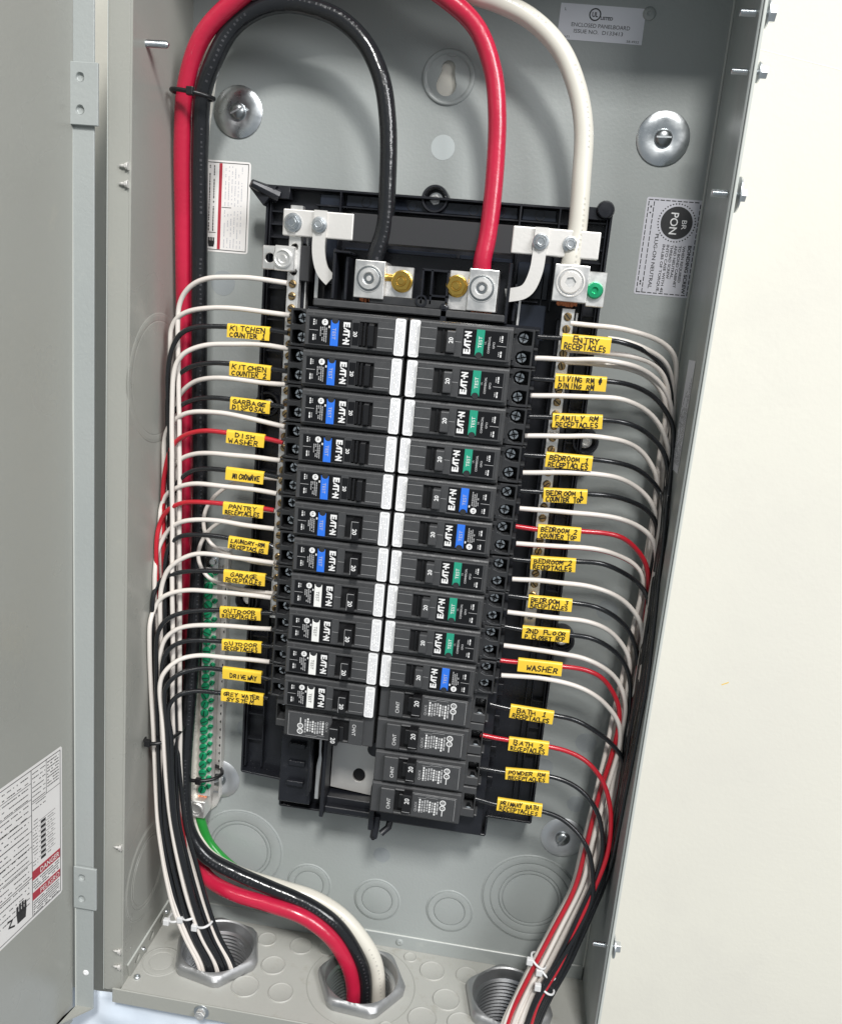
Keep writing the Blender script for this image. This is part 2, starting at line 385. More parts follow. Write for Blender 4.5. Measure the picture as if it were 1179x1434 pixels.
b = MB(); b.box(-184.5, XR+1.5, ZB-12.5, ZB+.4, D+3, D+4.6); b.build('front_lip', 'paint2', enc, bevel=.5)
# left bottom flange with its slots
b = MB().frame((XL, 0, 0), (0, 1, 0), (0, 0, 1), (1, 0, 0))
sl = [b.circ(-y, ZB+6.8, 4.2, 14, sq=.75) for y in (22, 42, 68)]
b.prism([(-80, ZB), (-6, ZB), (-6, ZB+13.5), (-84, ZB+13.5)], 0, 1.6, 0, holes=sl)
b.box(-84, -6, ZB+13.5, ZB+13.9, 0, 1.4, 1)
b.build('side_flange', ['paint2', 'paintedge'], enc, bevel=.3)
# knockouts
def knock(fr, cu, cv, radii, name='knockout', h=1.0, mt='paint', n=56):
    b = MB(); fr(b)
    r = sorted(radii); prof = [(0, h)]
    for i, q in enumerate(r):
        last = i == len(r)-1
        prof += [(q-.9, h), (q-.5, h*.92), (q-.4, -.25 if last else .03)]
        if not last: prof += [(q+.3, .03), (q+.45, h*.92), (q+.8, h)]
        else: prof = prof[:-1] + [(q-.4, .06), (q+.3, .06), (q+.4, h*.5), (q+1.4, .1), (q+1.7, -.25)]
    b.lathe(cu, cv, prof, 0, n); b.build(name, mt, enc, smooth=60)
fback = lambda b: b.frame((0, 0, 0))
fleft = lambda b: b.frame((XL, 0, 0), (0, 1, 0), (0, 0, 1), (1, 0, 0))
ffloor = lambda b: b.frame((0, 0, ZB), (1, 0, 0), (0, -1, 0), (0, 0, 1))
knock(fback, -117, -443, (24, 27, 36)); knock(fback, -55.3, -466, (12.5, 18)); knock(fback, 4.2, -470.5, (13, 18.6)); knock(fback, 66, -470, (13, 18.6))
knock(fback, 131, -445.5, (23, 26, 33, 39)); 
knock(fleft, -48, -440, (27, 30, 38), mt='paint2', h=.25); knock(fleft, -46, -45, (40, 44), mt='paint2', h=.10)
for x, y, r in ((-84.6, 17, 8), (-54.7, 18, 9.5), (-71, 44, 10), (-57, 70, 10), (-86, 70, 11), (38, 9.5, 5.5), (58, 20.5, 10.5), (87, 19.2, 9.5), (72.5, 48, 11), (56, 71, 11.5), (86, 69, 11), (-32, 16, 8), (164, 70, 9), (30, 85, 6)):
    b = MB(); ffloor(b); b.lathe(x, y, [(0, .35), (r-1.6, .35), (r-1.1, .5), (r-.5, .95), (r-.1, .75), (r+.15, -.2)], 0, 40); b.build('knockout', 'paint_lit', enc, smooth=50)
knock(ffloor, -160, 60, (9.5, 14.5), mt='paint_lit', h=.45)
b = MB(); ffloor(b); b.lathe(3, 47.5, [(43, -.2), (43.3, .25), (43.8, .25), (44.1, -.2)], 0, 64); b.build('knockout', 'paint2', enc, smooth=60)
# keyhole dimple
b = MB(); b.lathe(3, 173, [(18.2, -.2), (17.6, 1.0), (16.8, 1.2), (14.6, .35), (14.3, -.3)], 0, 64); b.cyl(4.5, 190.3, 4.6, -.2, .5, 0, 24)
b.build('keyhole_dimple', 'paint', enc, smooth=60)
# spots and plugs
for x, z, r, k in ((3.3, 128.4, 8.2, 'spotlight'), (5, -427, 7, 'spot'), (157.5, -299.4, 8, 'spot'), (156.7, -353.6, 7, 'spot'), (159, -189, 8, 'spot'), (160, -238, 7.5, 'spot'), (128, -325, 7, 'spot'), (-117, -330, 8, 'spot'), (-150, 25, 9, 'spot')):
    b = MB(); b.lathe(x, z, [(0, .12), (r, .12), (r+.1, -.1)], 0, 32); b.build('spot_weld', k, enc)
# rivets and small screws on the shell
def rivet(fr, cu, cv, r=2.6, h=1.4, mt='paint', name='rivet'):
    b = MB(); fr(b); b.lathe(cu, cv, [(r, -.1), (r, h*.4), (r*.8, h*.85), (r*.35, h), (r*.3, h*.55), (0, h*.5)], 0, 18); b.build(name, mt, enc, smooth=60)
rivet(lambda b: b.frame((0, 1.5, 0)), 27, ZB+6.5, 3.2, 1.2)
rivet(lambda b: b.frame((XL+1.6, 0, 0), (0, 1, 0), (0, 0, 1), (1, 0, 0)), -58, ZB+7, 1.8, 1.8, 'zinc')
rivet(lambda b: b.frame((XL+1.6, 0, 0), (0, 1, 0), (0, 0, 1), (1, 0, 0)), -14, ZB+8, 1.8, 1.8, 'zinc')
rivet(ffloor, -171, 80, 2.6, 2.0, 'zinc')
rivet(fback, 130, 218, 4.2, 1.4, 'paint')
rivet(ffloor, 150, 14, 2.4, 5, 'tie_white')
for z in (88, 77.5, -391, -482, -496, 300):
    if z > ZT: continue
    b = MB().frame((XL-1.8, D, z), (0, 0, 1), (0, -1, 0), (1, 0, 0))
    b.prism([(p[0], p[1]+1.2) for p in hexpoly(2.0)], -1.8, .0, 0); b.lathe(0, 1.2, [(1.0, -1.8), (1.0, -4), (.3, -6), (0, -6)], 0, 10)
    b.lathe(0, 1.2, [(2.5, 0), (2.5, .5), (0, .5)], 0, 16)
    b.build('sheet_metal_screw', 'alumatte', enc, bevel=.2)
# bolts through the walls
def wall_bolt(x, d, z, sgn, L=12, r=2.2, hr=4.6, wr=7.5, label='', wash=True):
    t = thing('hex_bolt', label, 'bolt', (x, d, z), 'bolts through the side walls')
    b = MB().frame((x, d, z), (0, 1, 0), (0, 0, 1), (sgn, 0, 0))
    prof = [(0, -L)]
    k = -L
    while k < 2: prof += [(r*.82, k), (r, k+.35), (r*.82, k+.7)]; k += .7
    b.lathe(0, 0, prof+[(0, 2)], 0, 14); b.build('shank', 'zinc', t, smooth=50)
    b = MB().frame((x, d, z), (0, 1, 0), (0, 0, 1), (sgn, 0, 0))
    b.prism(hexpoly(hr, 12), 3.6, 7.4, 0); b.box(-hr*.7, hr*.7, -.5, .5, 7.2, 7.5, 0); b.build('hex_head', 'zinc', t, bevel=.4)
    if wash:
        b = MB().frame((x, d, z), (0, 1, 0), (0, 0, 1), (sgn, 0, 0))
        b.lathe(0, 0, [(r, 2.2), (wr, 2.6), (wr, 3.4), (r, 3.4)], 0, 28, close=True); b.build('washer', 'zinc', t, smooth=40)
wall_bolt(XR+1.5, 79, 195, 1, 12, label='highest hex bolt through the right edge of the box')
wall_bolt(XR+1.5, 82, 164, 1, 12, 1.8, 3.6, 5.5, label='small hex bolt below the topmost bolt on the right edge')
wall_bolt(XR+1.5, 80, 99, 1, 12, 2.2, 4.0, 10, label='hex bolt with a wide washer level with the round knockout label')
wall_bolt(XR+1.5, 80, -414, 1, 12, 2.0, 4.0, 8, label='lowest hex bolt through the right edge near the bottom conduit')
t = thing('hex_bolt', 'threaded screw end poking in through the upper left side wall', 'bolt', (XL, 72, 163), 'bolts through the side walls')
b = MB().frame((XL, 72, 163), (0, -1, 0), (0, 0, 1), (1, 0, 0)); prof = [(0, -1)]; k = -1
while k < 13: prof += [(1.9, k), (2.3, k+.4), (1.9, k+.8)]; k += .8
b.lathe(0, 0, prof+[(1.2, 14.5), (0, 14.5)], 0, 14); b.build('shank', 'zinc', t, smooth=50)
t = thing('hex_bolt', 'hex bolt with washer on the front lip at the bottom left', 'bolt', (-112, D+4.6, ZB-6), 'bolts through the side walls')
b = MB().frame((-112, D+4.6, -519.5)); b.lathe(0, 0, [(0, .1), (5.6, .1), (6, .6), (5.4, 1.2), (0, 1.2)], 0, 28); b.build('washer', 'zinc', t, smooth=50)
b = MB().frame((-112, D+4.6, -519.5)); b.prism(hexpoly(4.1, 10), 1.2, 5.0, 0); b.lathe(0, 0, [(2.2, 5.0), (1.6, 5.4), (1.2, 4.6), (0, 4.6)], 0, 12); b.build('hex_head', 'alu', t, bevel=.4)

# ---- the door on the left with its fold, hinges and warning label
TH = R(83)
hx, hd = XL-32.5, D+11
Ud = (-math.cos(TH), -math.sin(TH), 0)      # along the door, away from the hinge, towards the viewer
def fdoor(b): return b.frame((hx, hd, 0), tuple(-c for c in Ud), (0.005, 0, 1), None)
b = MB(); fdoor(b); b.box(-380, 0, ZB-30, ZT, -1.5, 0); b.build('door', 'paint2', enc, bevel=.3)
door = {'_ob': [o for o in enc['_ob'].children if o.name.startswith('door')][-1], '_o': enc['_o']}
b = MB(); b.box(hx, hx+13.8, ZB-16, ZT, hd-1.6, hd); b.build('door_return', 'paint', door, bevel=.4)
b = MB(); b.box(hx-.4, hx+.5, ZB-16, ZT, hd+0.0, hd+.6); b.build('door_fold_edge', 'paintedge', door)
b = MB().frame((hx, hd, ZB-16), (1, 0, 0), (0, -1, 0), (0, 0, 1)); b.prism([(0, 0), (13, 0), (-8, 24), (-30, 170)], 0, 1.4); b.build('door_bottom_fold', 'paint2', door)
for z in (125, -421):
    b = MB()
    holes = [b.circ(hx+6.3, z+q, 2.6, 16) for q in (9, -9)]
    b.prism([(hx-.2, z-17.5), (hx+17.5, z-17.5), (hx+17.5, z+17.5), (hx-.2, z+17.5)], hd+.7, hd+2.6, 0, holes=holes)
    for q in (9, -9): b.lathe(hx+6.3, z+q, [(2.6, hd+2.5), (2.3, hd+1.2), (0, hd+1.0)], 0, 16)
    b.build('hinge_leaf', 'paint', door, bevel=.35)
rivet(lambda b: b.frame((hx+8, hd, 0)), 0, -497, 2.4, .8, 'sticker', 'screw_hole_plug')
# warning label on the door: u runs towards the hinge
b = MB(); fdoor(b)
u0, u1, v0, v1 = -128, -12.5, -418, -300
b.poly([(u0, v0), (u1-1.5, v0), (u1, v0+1.5), (u1, v1-1.5), (u1-1.5, v1), (u0, v1)], .25, 0)
q = .32
for a, c, e, f_ in ((u0, v0+2.5, u1-2, v0+2.5), (u1-2, v0+2.5, u1-2, v1-2.5), (u0, v1-2.5, u1-2, v1-2.5), (-44, v0+2.5, -44, v1-2.5), (u0, v0+34, -44, v0+34)): b.line(a, c, e, f_, .55, q, 1)
b.box(-44, u1-2.5, v0+31, v0+38, .25, .34, 2); b.box(-44, u1-2.5, v0+15, v0+21, .25, .34, 2)
b.text('DANGER', -26, v0+34.5, 4.2, .40, 0, width=20, bold=.01); b.text('PELIGRO', -26, v0+18, 4.0, .40, 0, width=20)
for k in range(6): b.dashes(-43, -16, v0+13-k*1.9, .8, q, 1, .9)
for k in range(4): b.dashes(-43, -16, v0+29-k*2, .8, q, 1, .9)
for k in range(8): b.box(-35, -30, v0+42+k*4, v0+44.2+k*4, .25, .34, 1); b.dashes(-28, -22, v0+43+k*4, .6, q, 1); b.line(-37, v0+45.2+k*4, -20, v0+45.2+k*4, .3, q, 1)
for k in range(14): b.dashes(-43, -38, v0+42+k*2.6, .6, q, 1); 
for k in range(9): b.dashes(-28, -16, v1-5-k*2.3, .8, q, 1, .85)
for k in range(9): b.dashes(-43, -30, v1-6-k*3.4, .7, q, 1, .85)
b.line(-44, v1-28, u1-2, v1-28, .4, q, 1); b.line(-29, v1-2, -29, v1-28, .4, q, 1)
for k in range(24): b.dashes(u0+2, -47, v1-6-k*4.2, .8, q, 1, .8)
for k in range(7): b.line(u0, v1-12-k*12, -44, v1-12-k*12, .4, q, 1)
# hand pictogram
hu, hv = -55, v0+14
b.poly([(hu-4, hv-6), (hu+4, hv-6), (hu+5, hv+3), (hu-5, hv+3)], q, 1)
for k in range(4): b.poly([(hu-5+k*2.6, hv+2), (hu-3+k*2.6, hv+2), (hu-3+k*2.6, hv+9-abs(k-1.5)), (hu-5+k*2.6, hv+9-abs(k-1.5))], q+.02, 1)
b.stroke([(hu-13, hv+2), (hu-9, hv+1), (hu-12, hv-3), (hu-7, hv-5)], 1.4, q, 1)
b.build('warning_label', ['paper', 'black_ink', 'red_ink'], door, fix=False)

# ---- printed labels inside the box
def hand_icon(b, u, v, s, w, m):
    b.poly([(u-3*s, v-5*s), (u+3*s, v-5*s), (u+4*s, v-1*s), (u+4*s, v+2*s), (u-4*s, v+2*s), (u-4*s, v-1*s)], w, m)
    for k in range(4): b.poly([(u+(-4+2.1*k)*s, v+1*s), (u+(-2.4+2.1*k)*s, v+1*s), (u+(-2.4+2.1*k)*s, v+6*s), (u+(-4+2.1*k)*s, v+6*s)], w+.02, m)
    b.stroke([(u-10*s, v+6*s), (u-6*s, v+1*s), (u-9*s, v), (u-4*s, v-4*s)], 1.2*s, w, m)
b = MB(); q = .27
b.poly(b.rrect(-174, -132.3, 46.6, 109.5, 2), .2, 0)
for a in ((-172, 48.2, -134, 48.2), (-134, 48.2, -134, 108), (-134, 108, -172, 108)): b.line(*a, .5, q, 1)
b.box(-155.6, -153.3, 48.6, 107.6, .1, .26, 2); b.box(-168.5, -167, 48.6, 107.6, .1, .26, 2)
for k in range(3): b.dashes(61, 106, -165.5+k*3.2, 1.3 if k == 0 else .8, q, 1, .85, vert=True)
for k in range(6):
    b.dashes(79, 106, -150.5+k*2.4, .55, q, 3, .7, vert=True); b.dashes(50, 76, -150.5+k*2.4, .55, q, 3, .7, vert=True)
b.line(-152.8, 77.8, -146, 77.8, .45, q, 1); b.line(-166, 60, -157, 60, .5, q, 1)
hand_icon(b, -160, 53, .6, q, 1)
b.build('safety_label', ['paper', 'black_ink', 'red_ink', 'lightink'], enc, fix=False)
b = MB(); lx, lz = 100, 210.6
b.turn((lx, 0, lz), -1.2)
b.poly([(-27.5, -10.8), (28, -10.8), (27.5, 10.8), (-27.5, 10.8)], .2, 0)
b.lathe(-4.6, 5.2, [(3.1, .26), (3.9, .26)], 1, 28)
b.text('UL', -4.6, 5.3, 2.9, .27, 1, bold=.03, width=3.8); b.text('LISTED', 3.2, 3.4, 1.9, .27, 1, bold=.03, width=8)
b.text('ENCLOSED PANELBOARD', 0, -1.4, 2.5, .27, 1, width=38); b.text('ISSUE NO.  D133413', -1, -5.2, 2.4, .27, 1, width=32)
b.text('L', -24, 7.4, 1.8, .27, 1); b.text('S-82671', -23, -9, 1.4, .27, 1, width=7); b.text('58-4922', 22, -9.2, 1.4, .27, 1, width=8)
b.build('listing_label', ['greylabel', 'black_ink'], enc, fix=False)
b = MB(); x0, x1, z0, z1 = 145.2, 182.6, 42.5, 106.5
b.poly(b.rrect(x0, x1, z0, z1, 1.5), .2, 0)
def dashed(b, a, c, m, w, L=2.4, th=.6):
    n = int(math.hypot(c[0]-a[0], c[1]-a[1])/L/1.5)
    for i in range(n):
        t, s_ = i/n, (i+.66)/n; b.line(a[0]+(c[0]-a[0])*t, a[1]+(c[1]-a[1])*t, a[0]+(c[0]-a[0])*s_, a[1]+(c[1]-a[1])*s_, th, w, m)
for a, c in (((x0+1.6, z0+1.6), (x0+1.6, z1-1.6)), ((x0+5.2, z0+1.6), (x0+5.2, z1-1.6)), ((x1-1.6, z0+1.6), (x1-1.6, z1-1.6)), ((x0+1.6, z1-1.6), (x1-1.6, z1-1.6)), ((x0+1.6, z0+1.6), (x1-1.6, z0+1.6))): dashed(b, a, c, 1, q)
cx, cz = 167, 91
b.lathe(cx, cz, [(0, .26), (10.6, .26)], 2, 40)
for i in range(40):
    a = 2*math.pi*i/40; b.lathe(cx+12.3*math.cos(a), cz+12.3*math.sin(a), [(0, .27), (.5, .27)], 1, 8)
b.text('PON', cx-1.6, cz-.5, 5.2, .34, 3, ang=-90, width=14, bold=.01); b.text('BR', cx+5.2, cz-1, 3.4, .34, 3, ang=-90, width=6)
b.text('BONDING SCREW', 178.2, 61, 2.3, q, 1, ang=-90, width=32, bold=.03)
for k, s_ in enumerate(('WHEN REQUIRED', 'TO BOND CABINET', 'AND NEUTRAL,', 'THREAD SCREW', 'INTO CASE WITH 45', 'IN-LBS OF TORQUE.')): b.text(s_, 174.4-k*2.7, 76.5-.93*len(s_), 1.8, q, 1, ang=-90, width=1.86*len(s_), bold=.02)
b.text('PLUG-ON NEUTRAL', 155.4, 65, 2.5, q, 1, ang=-90, width=36, bold=.012)
for a, c in ((101, 96), (52, 49)): b.dashes(c, a, x0+3.4, 1, q, 1, .7, vert=True)
b.build('bonding_label', ['silverlabel', 'black_ink', 'strap', 'sticker'], enc, fix=False)
b = MB().frame((XR, 0, 0), (0, -1, 0), (0, 0, 1), (-1, 0, 0))
b.poly([(37, -71), (60, -71), (60, 2), (37, 2)], .3, 0)
for k in range(6): b.dashes(-66, -26+k*3.5, 39+k*3.6, 1.0, .36, 1, .8, vert=True)
b.build('side_label', ['greylabel', 'black_ink'], enc, fix=False)

# ---- big fender washers that hold the box to the wall
def fender(x, z, label, ang, mt='zinc'):
    t = thing('mounting_screw', label, 'screw', (x, 0, z), 'mounting screws with wide washers on the back panel')
    b = MB(); b.lathe(x, z, [(5, .4), (7, .6), (12, 1.8), (17.2, .35), (17.4, .9), (16.8, 1.3), (12, 2.6), (7.4, 1.7), (5.5, 1.6)], 0, 48); b.build('washer', mt, t, smooth=35)
    b = MB().turn((x, 0, z), ang); b.lathe(0, 0, [(6.0, 1.4), (5.8, 2.6), (4.6, 4.2), (2.5, 5.0), (0, 5.2)], 0, 28); b.box(-4.8, 4.8, -.55, .55, 3.9, 5.35, 1)
    b.build('screw_head', ['zincdark', 'zinc'], t, smooth=40)
fender(-143, 142.3, 'wide washer and screw above the white safety label at upper left', 28)
fender(150, 143.6, 'bright wide washer and screw above the round knockout label at right', 2)
fender(150, -384.6, 'wide washer and screw beneath the lowest yellow flag at right', 60, 'washer_dull')
fender(-138, -379, 'wide washer and screw half behind the green screw ground bar', 25, 'washer_dull')

# ------------------------------------------------------------------ black interior base with bus and neutral bars
pan = thing('panel_interior_base', 'black plastic interior base with lugs, cross strap and neutral bars carrying the breakers', 'panel interior', (0, 0, -380))
PXL, PXR = -112, 121.5
b = MB()
b.prism([(PXL, -356), (-77, -358), (-77, -381), (88.5, -380), (88.5, -363), (PXR, -363), (PXR, 93), (PXL, 93)], 10, 14)
b.build('base_plate', 'pan', pan, bevel=.5)
b = MB()
def wallseg(a, c, w0, w1, th=1.6):
    dx, dy = c[0]-a[0], c[1]-a[1]; L = math.hypot(dx, dy); nx_, ny_ = -dy/L*th/2, dx/L*th/2
    b.prism([(a[0]+nx_, a[1]+ny_), (a[0]-nx_, a[1]-ny_), (c[0]-nx_, c[1]-ny_), (c[0]+nx_, c[1]+ny_)], w0, w1)
loop = [(PXL, -355), (-79, -357), (-79, -380), (87.5, -379), (87.5, -362), (PXR, -362), (PXR, 92), (PXL, 92)]
for a, c in zip(loop, loop[1:]+loop[:1]): wallseg(a, c, 13.9, 23)
for x in (-97, -78, 82, 106, 110.5): wallseg((x, -350), (x, 50), 13.8, 20, 1.2)
for x in (PXL+2.2, PXR-2.2): wallseg((x, -350), (x, 88), 13.8, 22, 1)
for x in (-60, -28, 62, 88): wallseg((x, 25), (x, 91), 13.8, 26, 1.2)
wallseg((-78, 82), (106, 82), 13.8, 22, 1.2); wallseg((-60, 30), (80, 30), 13.8, 30, 1.2)
b.build('rim_and_ribs', 'pan', pan, bevel=.25)
b = MB()
for k in range(6):
    for s_ in ((-110, -97), (107, 120)): b.box(s_[0], s_[1], 84-k*8.5, 85-k*8.5, 13.9, 20)
for k in range(17):
    for s_ in ((-110, -97.5), (111, 120)): b.box(s_[0], s_[1], 24-k*22, 25.2-k*22, 13.9, 19)
b.build('short_ribs', 'pan', pan); pan['_ob'].children[-1]['kind'] = 'stuff'
for a in ((-58, -30, 83, 91, 17), (-26, 60, 83, 91, 17), (-26, 22, 32, 57, 24), (24, 60, 32, 57, 22), (64, 86, 32, 56, 20), (64, 86, 5, 28, 34), (63, 86, 83, 91, 17), (-56, -30, 32, 56, 20), (-76, -62, 30, 90, 19)):
    b = MB(); b.box(a[0], a[1], a[2], a[3], 13.9, a[4]); b.build('glossy_panel', 'pan2', pan, bevel=.6)
for x, z in ((-44, 87), (30, 87), (48, 87), (75, 87), (-12, 87)):
    b = MB(); b.lathe(x, z, [(3.4, 16.9), (3.4, 17.4), (2.9, 17.4), (2.9, 16.95)], 0, 20); b.build('mould_mark', 'pan', pan)
# arms at the corners
b = MB(); pts = spline([(-104.7,22.0,85.6), (-112.4,27.0,88.5), (-120.6,33.0,91.6)], 2)
b.tube(pts, [5.2-2.6*i/len(pts) for i in range(len(pts))], 0, 8); b.box(-113, -96, 84, 92.5, 13.9, 24)
b.prism([(-113, 78), (-104, 92), (-123, 92.6), (-124, 90)], 22, 28); b.build('corner_arm', 'pan', pan, bevel=.4, smooth=40)
b = MB(); b.lathe(117, 92.5, [(0, 27), (5, 27), (6, 25), (6, 12)], 0, 20); b.box(104, 118, 86, 94, 13.9, 24); b.build('corner_arm', 'pan', pan, bevel=.4, smooth=40)
# knobs with screws
for x, z, sc_ in ((3.4, 92, 1), (-106, -58, 1), (-115, -211, 1), (124.5, -61.5, 1), (127, -211, 1)):
    b = MB(); b.lathe(x, z, [(9.4, 6), (9.4, 19), (8.8, 21), (7.6, 21), (6.8, 19), (6.6, 12.5), (0, 12.5)], 0, 36); k = b.build('screw_boss', 'pan', pan, smooth=45)
    b = MB(); b.lathe(x, z, [(5.2, 12.6), (5.2, 14), (0, 14)], 0, 24); b.prism([(p[0]+x, p[1]+z) for p in hexpoly(3.8, 15)], 14, 17.5, 0); b.lathe(x, z, [(2.5, 17.6), (2, 18), (1.6, 17), (0, 17)], 0, 14); b.build('hex_screw', 'alu', k, bevel=.3)
# cross strap
b = MB(); b.box(-48, 61, 57.5, 76, 44, 48.5); b.build('strap_cover', 'strap', pan, bevel=1.0)
b = MB(); b.box(-92.5, -45, 58.3, 75.2, 45, 49.3); b.build('strap_end', 'alumatte', pan, bevel=.8, segs=2)
b = MB(); b.box(59, 114.8, 58.8, 75.8, 45, 49.3); b.build('strap_end', 'alumatte', pan, bevel=.8, segs=2)
def bolt(x, z, w, r=5.4, parent=pan, mt='zinc', name='bolt'):
    b = MB(); b.lathe(x, z, [(r, w), (r, w+.9), (r*.8, w+1.1), (0, w+1.1)], 0, 26)
    b.prism([(p[0]+x, p[1]+z) for p in hexpoly(r*.74, random.uniform(0, 40))], w+1.1, w+3.8, 0); b.lathe(x, z, [(r*.5, w+3.8), (r*.4, w+4.3), (r*.28, w+3.2), (0, w+3.2)], 0, 14)
    return b.build(name, mt, parent, bevel=.25)
bolt(-85.5, 66.6, 49.3, 6.2); bolt(-67, 66.4, 51.6, 5.2); bolt(77.4, 67, 51.6, 5.2); bolt(96.5, 67, 49.3, 5.2)
def bent(pts, x):
    b = MB(); P = list(spline([(a, 0, c) for a, c in pts], 2))
    L = []; Rr = []
    for i, p in enumerate(P):
        t_ = (P[min(i+1, len(P)-1)]-P[max(i-1, 0)]).normalized(); n_ = Vector((-t_.z, 0, t_.x))*4.3
        L.append((p.x+n_.x, p.z+n_.z)); Rr.append((p.x-n_.x, p.z-n_.z))
    b.prism(L+Rr[::-1], 49.4, 51.5); b.build('bent_link', 'alumatte', pan, bevel=.3)
bent([(-66.8, 75.5), (-66.8, 66), (-66.6, 48), (-63, 37), (-57.6, 32)], 0)
bent([(77.3, 75.8), (77.3, 66), (76.5, 48), (71.5, 36), (59, 32)], 1)
# neutral bars with their terminal screws
def neutral_bar(x, z0, z1, zs, w, m='alu'):
    b = MB(); b.prism([(x-4.1, z0), (x+4.1, z0), (x+4.1, z1), (x-4.1, z1)], w-7, w, 0, holes=[b.circ(x, z, 2.5, 12) for z in zs])
    b.box(x+5.4, x+7, z0+1, z1-2, w-16, w-9, 0)
    bar = b.build('neutral_bar', m, pan, bevel=.35)
    return bar
zl = [71.5, 51.5] + [35.6-8.0*k for k in range(31)]
bar = neutral_bar(-84.5, -212, 78, zl, 46)
for i, z in enumerate(zl[3:]):
    b = MB().turn((-84.5, 46, z), random.uniform(0, 180)); b.lathe(0, 0, [(2.45, -3), (2.45, .9), (1.9, 1.3), (0, 1.3)], 0, 14); b.box(-2.2, 2.2, -.4, .4, 1.0, 1.36, 1)
    b.build('terminal_screw', ['brassdull', 'void'], bar)
zr = [22.3-8.0*k for k in range(27)]
bar = neutral_bar(100.5, -193, 27.5, zr, 45)
for i, z in enumerate(zr[:-2]):
    b = MB().turn((100.5, 45, z), random.uniform(0, 180)); b.lathe(0, 0, [(2.45, -3), (2.45, .9), (1.9, 1.3), (0, 1.3)], 0, 14); b.box(-2.2, 2.2, -.4, .4, 1.0, 1.36, 1)
    b.build('terminal_screw', ['brassdull', 'void'], bar)
for x0_, x1_, z0, z1 in ((-90, -78, -220, 55), (94, 108, -200, 20)):
    b = MB(); b.box(x0_, x1_, z0, z1, 13.9, 37); b.build('bar_carrier', 'pan', pan, bevel=.4)
# small grounding lug at the top of the left bar
b = MB(); b.prism([(-105.5, 35.6), (-96, 35.6), (-96, 51), (-105.5, 51)], 46.5, 49, 0, holes=[b.circ(-100.4, 43.2, 3.1, 18)]); b.box(-96, -83, 35.4, 51.4, 38, 53, 0)
lug = b.build('small_lug', 'alu', pan, bevel=.6)
b = MB(); b.lathe(-90, 43.2, [(6.2, 53), (6.2, 54.4), (5.2, 54.6), (4.8, 53.6), (3.0, 53.6), (2.2, 54.4), (0, 54.2)], 0, 26); b.build('lug_screw', 'alu', lug, smooth=35)
b = MB(); b.box(-82, -74, 30, 53, 30, 45); b.build('lug_insulator', 'strap', pan, bevel=.5)
b = MB(); b.box(-71.4, -69, 20, 61, 20, 38); b.build('bar_edge', 'alu', pan)
# tower of black insulators between the lugs
def boxpart(name, a, m='pan', bev=.5, par=pan):
    b = MB(); b.box(*a); return b.build(name, m, par, bevel=bev)
boxpart('lug_shelf', (-54, 62, 20, 54, 24, 32))
boxpart('insulator_wall', (-55.5, -53.6, 20, 52, 14, 56)); boxpart('insulator_wall', (-48, -46, 20, 48, 14, 52)); boxpart('insulator_wall', (-55, -44, 49.5, 51, 30, 57))
boxpart('insulator_wall', (59.5, 61.5, 14, 52, 14, 58)); boxpart('insulator_wall', (64, 66, 16, 40, 14, 46))
boxpart('busbar_edge', (67.5, 69, 5, 30, 20, 40), 'alu', .1)
for a in ((3.5, 5, 22, 44, 30, 54), (9.5, 11, 22, 44, 30, 54), (20, 21.5, 22, 44, 30, 54), (3.5, 21.5, 43, 44.5, 30, 54), (9.5, 21.5, 27, 28.5, 30, 54), (3.5, 11, 22, 24, 30, 50)): boxpart('insulator_wall', a, 'pan', .2)
b = MB(); b.lathe(4.6, 24, [(3.9, 30), (3.9, 55), (2.7, 55), (2.6, 44), (0, 44)], 0, 24); b.build('round_post', 'pan', pan, smooth=45)
b = MB(); b.lathe(20.5, 20.5, [(3, 30), (3, 60), (1.8, 61), (0, 61)], 0, 20); b.box(18.5, 22.5, 10, 20, 50, 61); b.build('round_post', 'pan', pan, smooth=45, bevel=.3)
boxpart('breaker_end_cover', (-66, 60, 14.6, 19.5, 24, 61), 'case2', .8); boxpart('breaker_end_cover', (-30, 22, 19.4, 25, 30, 54), 'case', .6)
boxpart('centre_tower', (-74, 84, -286, 14, 13.8, 44), 'pan', .5)
boxpart('centre_tower', (2, 84, -366, -286.2, 13.8, 44), 'pan', .5)
for k in range(14): boxpart('guide_rib', (84, 88, 9-25.4*k-9, 9-25.4*k, 13.8, 34), 'pan', .3) if k > 9 else None
# the unused positions at lower left
boxpart('slot_rail', (-76, -51, -365, -286.2, 13.8, 40)); 
for k in range(4): boxpart('rail_rib', (-69, -56, -300-16*k, -296-16*k, 40, 44 if k % 2 else 42), 'pan', .4)
boxpart('slot_rail', (-51.3, -49.6, -350, -286.2, 40, 52)); boxpart('slot_rail', (-41.5, -38.5, -370, -286.2, 14, 46))
b = MB(); b.prism([(-47.5, -288), (-44.5, -288), (-44.5, -318), (-43.6, -325), (-44.6, -345), (-44.6, -360), (-47.6, -360), (-47.6, -330), (-46.4, -322)], 14, 38); b.build('bus_stab', 'alu', pan, bevel=.3)
b = MB(); b.prism([(-38, -288), (-2, -288), (-2, -357), (-38, -354)], 24, 27, 0, holes=[b.circ(-15.6, -340.6, 4.9, 20, sq=1.2)]); b.build('bus_plate', 'alumatte', pan, bevel=.3)
b = MB(); b.lathe(-15.6, -340.6, [(0, 25.2), (6, 25.2)], 0, 20); b.build('bus_hole', 'void', pan, fix=False)
boxpart('slot_rail', (-38.4, 1.9, -368, -357.2, 14, 36)); boxpart('slot_rail', (-38.4, 1.9, -368, -363, 36, 41)); boxpart('slot_rail', (-2, 1.9, -372, -335, 27, 50))
